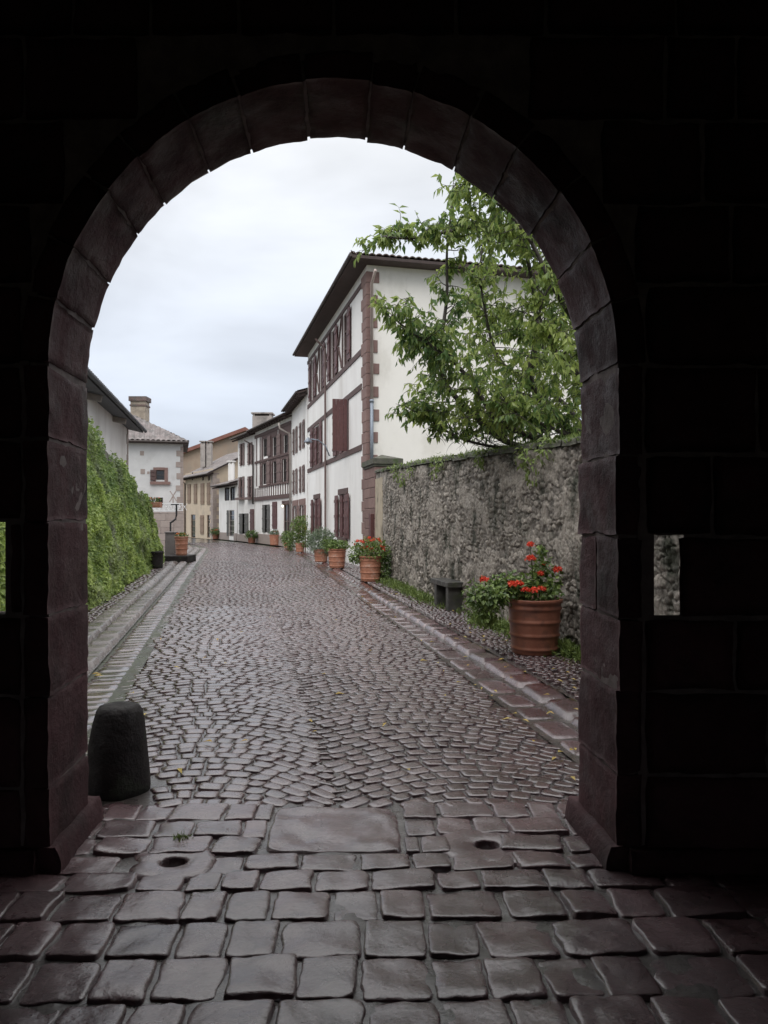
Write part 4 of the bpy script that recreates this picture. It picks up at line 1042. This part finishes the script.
# --- house D
cD = ((-8.75,50.05), (-10.7,54.2)); fD = Fac(*cD, (-1,0))
hD = grid(fD, [Z4(208,297,236,448), Z4(262,292,290,440), Z4(200,525,236,665), Z4(262,520,295,662), Z4(205,775,262,915)])
fD, D_, roD = house('white_house', *cD, 9, 7.5, 'white house with two pairs of brown shutters, far side of the timbered house', hD, ov=.5, rise=1.3, tile='tileg', ovs=.1)
for i, hh in enumerate(hD):
    a, c, z0, z1 = hh; window(fD, hh, D_, 'framed', bars=(1,1)); w_ = (c-a)*.36
    shutter(fD, a-.05, a+w_, z0, z1, D_, 'shutterg' if i < 4 else 'shuttergr', .03, 3); shutter(fD, c-w_, c+.05, z0, z1, D_, 'shutterg' if i < 4 else 'shuttergr', .03, 3)
a, c, z0, z1 = fD.R(*Z4(278,745,304,920)); shutter(fD, a, c, z0, z1, D_, 'shutter', .03, 3)
s = MB()
for hh in hD[2:4]: fD.box(s, hh[0]-.1, hh[1]+.1, hh[2]-.18, hh[2]-.02, 0.002, .3)
s.build('window_boxes', M['shutterg'], D_)
s = MB(); fD.box(s, 0, fD.L, 0, .5, -.01, .05); s.build('stone_base', M['quoing'], D_)
s = MB(); s.tube([fD.p(.05,6.9,.7), fD.p(.05,6.6,.1), fD.p(.05,2.6,.1)], .06, 8); s.build('downpipe', M['framed'], D_, smooth=True)
# --- house E: low lean-to house
cE = ((-10.8,54.35), (-13.2,59.2)); fE = Fac(*cE, (-1,0))
hE = grid(fE, [Z4(100,597,132,688), Z4(138,592,170,686), Z4(130,752,166,932)])
fE, E_, roE = house('white_cottage', *cE, 4, 4.3, 'low two-storey white cottage with dark windows against the beige house', hE, ov=.6, rise=.6, tile='tileg', ovs=.15)
for i, hh in enumerate(hE): window(fE, hh, E_, 'framed' if i < 2 else 'frame', bars=(1,1) if i < 2 else (0,4), name='window' if i < 2 else 'door')
a, c, z0, z1 = hE[2]; shutter(fE, c+.03, c+.5, z0, z1, E_, 'shuttergr', .03, 3)
s = MB(); fE.box(s, 0, hE[2][0], 0, .55, -.01, .05); fE.box(s, hE[2][1], fE.L, 0, .55, -.01, .05); s.build('stone_base', M['quoing'], E_)
p = at(231.5, 470, 59); chimney(p.x, 59, 4.2, at(0,464,59).z, .45, .45, 'plaster', roE)
# --- house F: beige
cF = ((-13.86,60.0), (-18.1,67.4)); fF = Fac(*cF, (-1,0))
def Z2(x0, y0, x1, y1): k = 5.486; return (170+x0/k, 400+y0/k, 170+x1/k, 400+y1/k)
hF = grid(fF, [Z2(119,397,127,440), Z2(176,395,185,442), Z2(209,395,218,442)])
shF = [fF.R(*Z2(*r)) for r in ((98,462,115,565),(133,460,150,567),(170,457,189,571),(205,453,222,573),(168,632,187,735))]
drF = grid(fF, [Z2(115,628,139,756), Z2(203,630,219,756)])
fF, F_, roF = house('beige_house', *cF, 8, 5.45, 'long beige two-storey house with narrow closed brown shutters at the street end', hF+drF, wallm='beige', ov=.5, rise=2.1, tile='tileg', ovs=.3, per=.26)
for hh in hF: window(fF, hh, F_, 'framed', bars=(0,1))
for hh in drF: window(fF, hh, F_, 'shutterb', bars=(0,3), name='door')
for hh in shF: shutter(fF, *hh, F_, 'shutterb', .03, 4)
fFs = Fac(cF[0], tuple((fF.a-fF.n*8).xy), (0,-1)); quoins(fF, 5.35, F_, 'quoing', 1, (.5,.9), 0, (.28,.36), fc2=fFs, w2=(.55,.3))
s = MB(); s.tube([fF.p(fF.L-.2,5.1,.4), fF.p(fF.L-.2,4.8,.08), fF.p(fF.L-.2,.1,.08)], .06, 8); s.build('downpipe', M['framed'], F_, smooth=True)
for px in (203.5, 209.5):
    p = at(px, 450, 66); chimney(p.x, 66, 6.2, at(0,444,66).z, .42, .6, 'chim', roF)
# --- brown gable building far behind
hb = thing('brown_building', (-19.5, 88, 0), 'large brown rendered building with red tiled gable roof rising behind the beige house', 'building')
Yh = 85; pts = [at(170,560,Yh), at(268,560,Yh), at(268,447,Yh), at(246,431,Yh), at(170,459,Yh)]
pts[0].z = pts[1].z = 0
s = MB(); A1 = [s.vert(p) for p in pts]; A2 = [s.vert(p+Vector((0,12,0))) for p in pts]; s.f.append(A1); s.f.append(A2[::-1])
for i in range(5): s.f.append([A1[i], A2[i], A2[(i+1)%5], A1[(i+1)%5]])
s.build('wall', M['brown'], hb)
s = MB()
for (p, q) in ((pts[3], pts[4]), (pts[3], pts[2])):
    d = (q-p).normalized(); p = p-d*.0; q = q+d*.6; o1 = Vector((0,-.5,0)); o2 = Vector((0,12.5,0)); u_ = Vector((0,0,.42))
    s.box8([p+o1, q+o1, q+o2, p+o2, p+o1+u_, q+o1+u_, q+o2+u_, p+o2+u_])
s.build('roof', M['tiler'], hb)
# --- house G: grey-white house at left, hipped roof
gY = 46.0
cG = ((-12.5, gY), (-18.3, gY-1.64)); fG = Fac(*cG, (0,-1))
hG = [fG.R(156,470,164.5,480), fG.R(156,497.5,163,506)]
fG, G_, roG = house('grey_house', *cG, 5.5, 6.25, 'pale grey rendered house with tiled hip roof and square ochre chimney on the left', hG, back_out=(0,-1), wallm='plasterg', ov=.42, rise=1.6, flat=True, hips=(3.4,2.3), tile='tileg', ovs=.35, per=.30, course=.4, ridge_at=.45)
window(fG, hG[0], G_, 'framed', bars=(0,1)); window(fG, hG[1], G_, 'framed', bars=(0,0))
s = MB(); a, c, z0, z1 = hG[0]; fG.box(s, a-.2, a, z0-.12, z1+.15, -.01, .04); fG.box(s, c, c+.75, z0-.0, z1+.15, -.01, .02) if False else None
fG.box(s, a, c, z1, z1+.16, -.01, .042); fG.box(s, c, c+.16, z0-.1, z1+.15, -.01, .044); fG.box(s, a-.35, c+.35, z0-.28, z0-.10, -.01, .12)
s.build('window_surround', M['quoin'], G_)
shutter(fG, c+.02, c+.34, z0-.05, z1, G_, 'timber', .05, 3)
s = MB()
for r in ((140,451,144,455.5),(140.5,469,145,474),(147,471.5,149.5,474)): fG.box(s, *fG.R(*r), -.01, .015)
s.build('wall_stones', M['quoing'], G_)
fGs = Fac(cG[0], (-12.5-.272*5, gY+.962*5), (1,0)); quoins(fG, 6.1, G_, 'quoing', 1, (.16,.40), 0, (.34,.46), fc2=fGs, w2=(.5,.3))
g_ = chimney(at(140,0,50).x, 50, 6.8, at(0,402,50).z, 1.0, .9, 'chimo', roG, cap=False)
s = MB(); xq = at(140,0,50).x; s.box(xq-.59, xq+.59, 49.45, 50.55, at(0,402,50).z, at(0,397.5,50).z); s.box(xq-.54, xq+.54, 49.5, 50.5, at(0,407,50).z, at(0,405.5,50).z); s.build('chimney_cap', M['tile'], g_)
# landing with stone base and white fretwork railing in front of G
ld = thing('stair_landing', (-12.2, 43.5, 0), 'reddish stone stair landing with white fretwork railing before the grey house', 'landing')
s = MB(); z = 0; rg = random.Random(4)
while z < 2.0:
    h_ = min(.38, 2.0-z); x = -13.9
    while x < -11.35:
        w_ = min(rg.uniform(.4,.8), -11.35-x); s.box8([(x+.006,42,z+.006),(x+w_-.006,42,z+.006),(x+w_-.006-1.1,45.6,z+.006),(x+.006-1.1,45.6,z+.006),(x+.006,42,z+h_-.006),(x+w_-.006,42,z+h_-.006),(x+w_-.006-1.1,45.6,z+h_-.006),(x+.006-1.1,45.6,z+h_-.006)], rg.random()); x += w_
    z += h_
s.build('stone_base', M['quoing'], ld)
s = MB(); ya = 42.05
s.bar((-13.8,ya,2.48), (-11.4,ya,2.48), .06, .05); s.bar((-13.8,ya,2.08), (-11.4,ya,2.08), .05, .04)
x = -13.8
while x < -11.4:
    x2 = x+.26; s.bar((x,ya,2.1), (x,ya,2.46), .035); s.bar((x,ya,2.1), (x2,ya,2.46), .03, .02); s.bar((x2,ya,2.1), (x,ya,2.46), .03, .02); s.lathe((x+.13,ya,2.25), [(.0,0),(.05,.03),(.0,.06)], 8); x = x2
s.build('railing', M['rail'], ld)
xb = thing('crossed_poles', (at(173,0,44).x, 44, 2.0), 'pair of thin crossed bare poles rising behind the white railing', 'poles')
s = MB(); s.bar(at(170,491,44), at(176.5,501,44), .05); s.bar(at(176,491,44.1), at(169.5,502,44.1), .05); s.bar(at(173,496,44.05), at(173,511,44.05), .05); s.build('poles', M['quoing'], xb)
ib = thing('iron_sign_bracket', tuple(at(176,521,33)), 'black iron scrolled bracket on a post before the stone landing', 'bracket')
s = MB(); s.bar(at(171,504.5,33), at(179,504.5,33), .05); s.tube([at(176.5,504.5,33), at(176.5,515,33), at(175.5,519,33), at(172.5,521.5,33), at(170,523,33)], .045, 8)
s.bar(at(170.5,523,33), Vector((at(170.5,0,33).x, 33, 0)), .06); s.build('bracket', M['iron'], ib)
# --- house I: white house above the ivy bank
cI = ((-3.59-.208*9, 9.0), (-9.0, 26.0)); fI = Fac(*cI, (1,0))
hI = thing('white_house', (-9, 18, 0), 'white house with deep grey boarded eaves standing above the ivy bank on the left', 'house')
s = MB(); fI.box(s, 0, fI.L, 0, 4.82, -7, 0); s.build('wall', M['plaster'], hI)
s = MB(); ze = 4.65; rise = .95
o1 = .50
s.box8([fI.p(-.6,ze,o1), fI.p(fI.L+.12,ze,o1), fI.p(fI.L+.12,ze+rise,-4), fI.p(-.6,ze+rise,-4), fI.p(-.6,ze+.09,o1), fI.p(fI.L+.12,ze+.09,o1), fI.p(fI.L+.12,ze+rise+.09,-4), fI.p(-.6,ze+rise+.09,-4)])
sf = s.build('eaves_boards', M['soffitg'], hI)
i = 0
while .6+i*4.4 < fI.L:
    t = fI.L-3.4-i*4.4; s = MB(); s.bar(fI.p(t, ze+.02, -.02), fI.p(t, ze-.06, o1-.12), .14, .16); s.build('rafter_end', M['chim'], hI); i += 1
s = MB(); roof_slope(s, fI.p(-.6,ze+.13,o1+.06), fI.p(fI.L+.12,ze+.13,o1+.06), -fI.n*5.0+Vector((0,0,rise+.08)), 0, 0); s.build('roof', M['tile'], hI, smooth=True)
s = MB(); s.tube([fI.p(-.6,ze+.06,o1+.08), fI.p(fI.L+.12,ze+.06,o1+.08)], .06, 8); s.build('gutter', M['soffitg'], hI)
s = MB(); z = 0; k = 0
while z < 4.9:
    fI.box(s, fI.L-(.22 if k % 2 else .34), fI.L+.02, z+.006, min(z+.34, 4.9), -.01, .02, R.random()); z += .35; k += 1
s.build('quoins', M['quoing'], hI)
# ---------------------------------------------------------------- the cherry tree
tree = thing('cherry_tree', (3.55, 11.3, 0), 'leafy cherry tree with drooping leaves reaching over the rubble wall', 'tree')
br = MB(); lf = MB(); rg = random.Random(99)
trunk = [Vector((3.55,11.3,0)), Vector((3.5,11.3,.9)), Vector((3.38,11.25,1.7)), Vector((3.25,11.2,2.4)), Vector((3.05,11.1,2.9))]
br.tube(trunk, [.19,.16,.14,.125,.11], 10)
T3 = tuple(trunk[3]); T4 = tuple(trunk[4])
def P(*l):
    return [Vector(q) if len(q) == 3 and q[0] in (T3[0], T4[0]) else at(*q) for q in l]
BR = [
 (P(T4,(567,428,11.0),(543,402,10.9),(530,377,10.8),(535,346,10.7),(536,312,10.6),(530,272,10.5),(522,235,10.4),(508,200,10.3),(500,180,10.3)), .085),
 (P(T3,(560,455,11.2),(505,441,11.0),(469,410,10.8),(448,387,10.7),(441,363,10.6),(443,329,10.5),(447,295,10.5),(447,250,10.4),(452,205,10.3)), .075),
 (P(T3,(540,440,10.6),(499,421,10.3),(475,387,10.1),(452,360,10.0),(430,345,9.9),(408,330,9.8),(394,318,9.8)), .06),
 (P(T4,(620,360,10.8),(575,275,10.5),(540,245,10.4),(509,233,10.3),(475,227,10.2),(441,233,10.1),(415,238,10.0),(396,238,9.9),(384,236,9.9)), .06),
 (P(T4,(615,380,10.2),(580,330,10.0),(555,290,9.9),(530,240,9.8),(505,210,9.8),(480,190,9.8),(466,180,9.8)), .06),
 (P(T3,(540,450,11.4),(490,446,11.2),(455,436,11.0),(432,420,10.9),(420,412,10.8)), .04),
 (P(T4,(590,400,11.8),(560,360,12.0),(530,340,12.1),(500,320,12.2),(470,300,12.2)), .05),
 (P(T4,(600,400,10.4),(575,370,10.0),(552,345,9.9),(540,310,9.9),(560,270,9.9)), .05),
 (P(T4,(630,380,11.6),(650,300,11.8),(640,220,11.8),(600,150,11.8)), .07),
 (P(T4,(650,420,11.2),(690,370,11.2),(720,320,11.2)), .06),
 (P(T4,(560,400,11.6),(515,375,11.5),(495,350,11.5),(485,310,11.4),(480,270,11.3),(486,225,11.3)), .05),
 (P(T3,(575,440,10.2),(545,425,10.0),(520,415,9.9),(505,400,9.9)), .04),
]
def samp(pl, n):
    out = []; 
    for i in range(n):
        t = (i/(n-1))*(len(pl)-1); k = min(int(t), len(pl)-2); u = t-k
        p0 = pl[max(k-1,0)]; p1 = pl[k]; p2 = pl[k+1]; p3 = pl[min(k+2, len(pl)-1)]
        out.append(.5*((2*p1)+(p2-p0)*u+(2*p0-5*p1+4*p2-p3)*u*u+(3*p1-p0-3*p2+p3)*u**3))
    return out
def leaves_along(pts, dens, rg, yellow=.5):
    for p, q in zip(pts, pts[1:]):
        d = q-p; n = max(1, int(d.length*dens*(rg.random()+.5)))
        for _ in range(n):
            c = p+d*rg.random()
            if c.z < wall_top(c.y)+.22+.25*rg.random() and c.x < poly(WALL, c.y)+.5: continue
            dr = rvec(rg)*.75+d.normalized()*.4+Vector((0,0,-.85))
            L = rg.uniform(.085,.15)
            lf.leaf(c, dr, rvec(rg)+Vector((0,-.5,.6)), L, L*rg.uniform(.34,.46), max(0, min(1, yellow+rg.uniform(-.45,.45))))
def twig(p, d, L, r, depth):
    n = 6; pts = [p]; dd = d.normalized()
    for i in range(n):
        dd = (dd+rvec(rg)*.24+Vector((0,0,-.07 if depth else .02))).normalized(); pts.append(pts[-1]+dd*L/n)
    br.tube(pts, [r*(1-.75*i/n) for i in range(n+1)], 4, .5, cap=False)
    yl = .5+.5*noise.noise(p*.9)
    if depth: leaves_along(pts[1:], 36, rg, yl)
    else: leaves_along(pts[2:], 22, rg, yl)
    if depth == 0:
        for i in range(2, n+1):
            if rg.random() < .85: twig(pts[i], (dd*.6+rvec(rg)), L*rg.uniform(.35,.6), r*.5, 1)
for pl, r0 in BR:
    pts = samp(pl, 46); n = len(pts)
    br.tube(pts, [r0*.68*(1-.92*i/(n-1))**.8+.004 for i in range(n)], 7)
    for i in range(6, n):
        out_ = i/(n-1)
        for _k in range(2 if rg.random() < .45 else 1):
            L = rg.uniform(.3,.8)*(1 if out_ < .6 else .55)
            d = rvec(rg); d.z = d.z*.7+.15
            twig(pts[i], d+(pts[i]-pts[i-1]).normalized()*.5, L, .010, 0)
    leaves_along(pts[n-5:], 20, rg)
tr_ = br.build('trunk', M['bark'], tree, smooth=True)
lf.build('crown', M['leaf'], tree)
print('LEAVES', len(lf.f)//4)
# ---------------------------------------------------------------- world, sun, camera
wl = bpy.data.worlds.new('World'); scene.world = wl; wl.use_nodes = True
nt = wl.node_tree; N = nt.nodes; L = nt.links; N.clear()
out = N.new('ShaderNodeOutputWorld'); bg = N.new('ShaderNodeBackground'); L.new(bg.outputs[0], out.inputs[0]); bg.inputs[1].default_value = .10
SE, SR = math.radians(48), math.radians(200)
sky = N.new('ShaderNodeTexSky'); sky.sky_type = 'NISHITA'; sky.sun_disc = False; sky.sun_elevation = SE; sky.sun_rotation = SR; sky.air_density = 1; sky.dust_density = 2
tc = N.new('ShaderNodeTexCoord'); mp = N.new('ShaderNodeMapping'); mp.inputs['Scale'].default_value = (1.0,1.0,2.4); L.new(tc.outputs['Generated'], mp.inputs[0])
nz = N.new('ShaderNodeTexNoise'); nz.inputs['Scale'].default_value = 2.1; nz.inputs['Detail'].default_value = 5; nz.inputs['Roughness'].default_value = .5; nz.inputs['Distortion'].default_value = .3; L.new(mp.outputs[0], nz.inputs[0])
sp = N.new('ShaderNodeSeparateXYZ'); L.new(tc.outputs['Generated'], sp.inputs[0])
r1 = N.new('ShaderNodeMapRange'); L.new(sp.outputs[2], r1.inputs[0]); r1.inputs[1].default_value = .0; r1.inputs[2].default_value = .75; r1.inputs[3].default_value = 0; r1.inputs[4].default_value = 1
rp = N.new('ShaderNodeValToRGB'); L.new(r1.outputs[0], rp.inputs[0])
el = rp.color_ramp.elements; el[0].position = 0; el[0].color = (.50,.56,.66,1); el[1].position = 1; el[1].color = (1,1,1,1)
e_ = el.new(.35); e_.color = (.62,.66,.73,1); e_ = el.new(.62); e_.color = (.82,.84,.87,1)
r2 = N.new('ShaderNodeMapRange'); L.new(nz.outputs[0], r2.inputs[0]); r2.inputs[1].default_value = .34; r2.inputs[2].default_value = .66; r2.inputs[3].default_value = .74; r2.inputs[4].default_value = 1.12
vm = N.new('ShaderNodeVectorMath'); vm.operation = 'SCALE'; L.new(rp.outputs[0], vm.inputs[0]); L.new(r2.outputs[0], vm.inputs['Scale'])
# overcast: bright veil of cloud, brighter overhead
r3 = N.new('ShaderNodeMapRange'); L.new(sp.outputs[2], r3.inputs[0]); r3.inputs[1].default_value = .45; r3.inputs[2].default_value = 1.0; r3.inputs[3].default_value = 10.5; r3.inputs[4].default_value = 26
vm2 = N.new('ShaderNodeVectorMath'); vm2.operation = 'SCALE'; L.new(vm.outputs[0], vm2.inputs[0]); L.new(r3.outputs[0], vm2.inputs['Scale'])
mx = N.new('ShaderNodeMix'); mx.data_type = 'RGBA'; mx.inputs[0].default_value = .94; L.new(sky.outputs[0], mx.inputs[6]); L.new(vm2.outputs[0], mx.inputs[7]); L.new(mx.outputs[2], bg.inputs[0])
sl = bpy.data.lights.new('sun', 'SUN'); sl.energy = .8; sl.angle = math.radians(35); sl.color = (1,.97,.93)
so = bpy.data.objects.new('sun', sl); col.objects.link(so)
dv = Vector((math.sin(SR)*math.cos(SE), math.cos(SR)*math.cos(SE), math.sin(SE)))   # towards the sun
so.rotation_euler = dv.to_track_quat('Z', 'Y').to_euler()
cam = bpy.data.cameras.new('camera'); co = bpy.data.objects.new('camera', cam); col.objects.link(co)
cam.sensor_width = 36; cam.lens = F/1024*36; cam.shift_y = (HY-512)/1024; cam.clip_start = .05; cam.clip_end = 6000
co.location = (0,0,EYE); co.rotation_euler = (math.radians(90),0,0); scene.camera = co
vs = scene.view_settings; vs.view_transform = 'Standard'; vs.look = 'None'; vs.gamma = 1; vs.exposure = .34
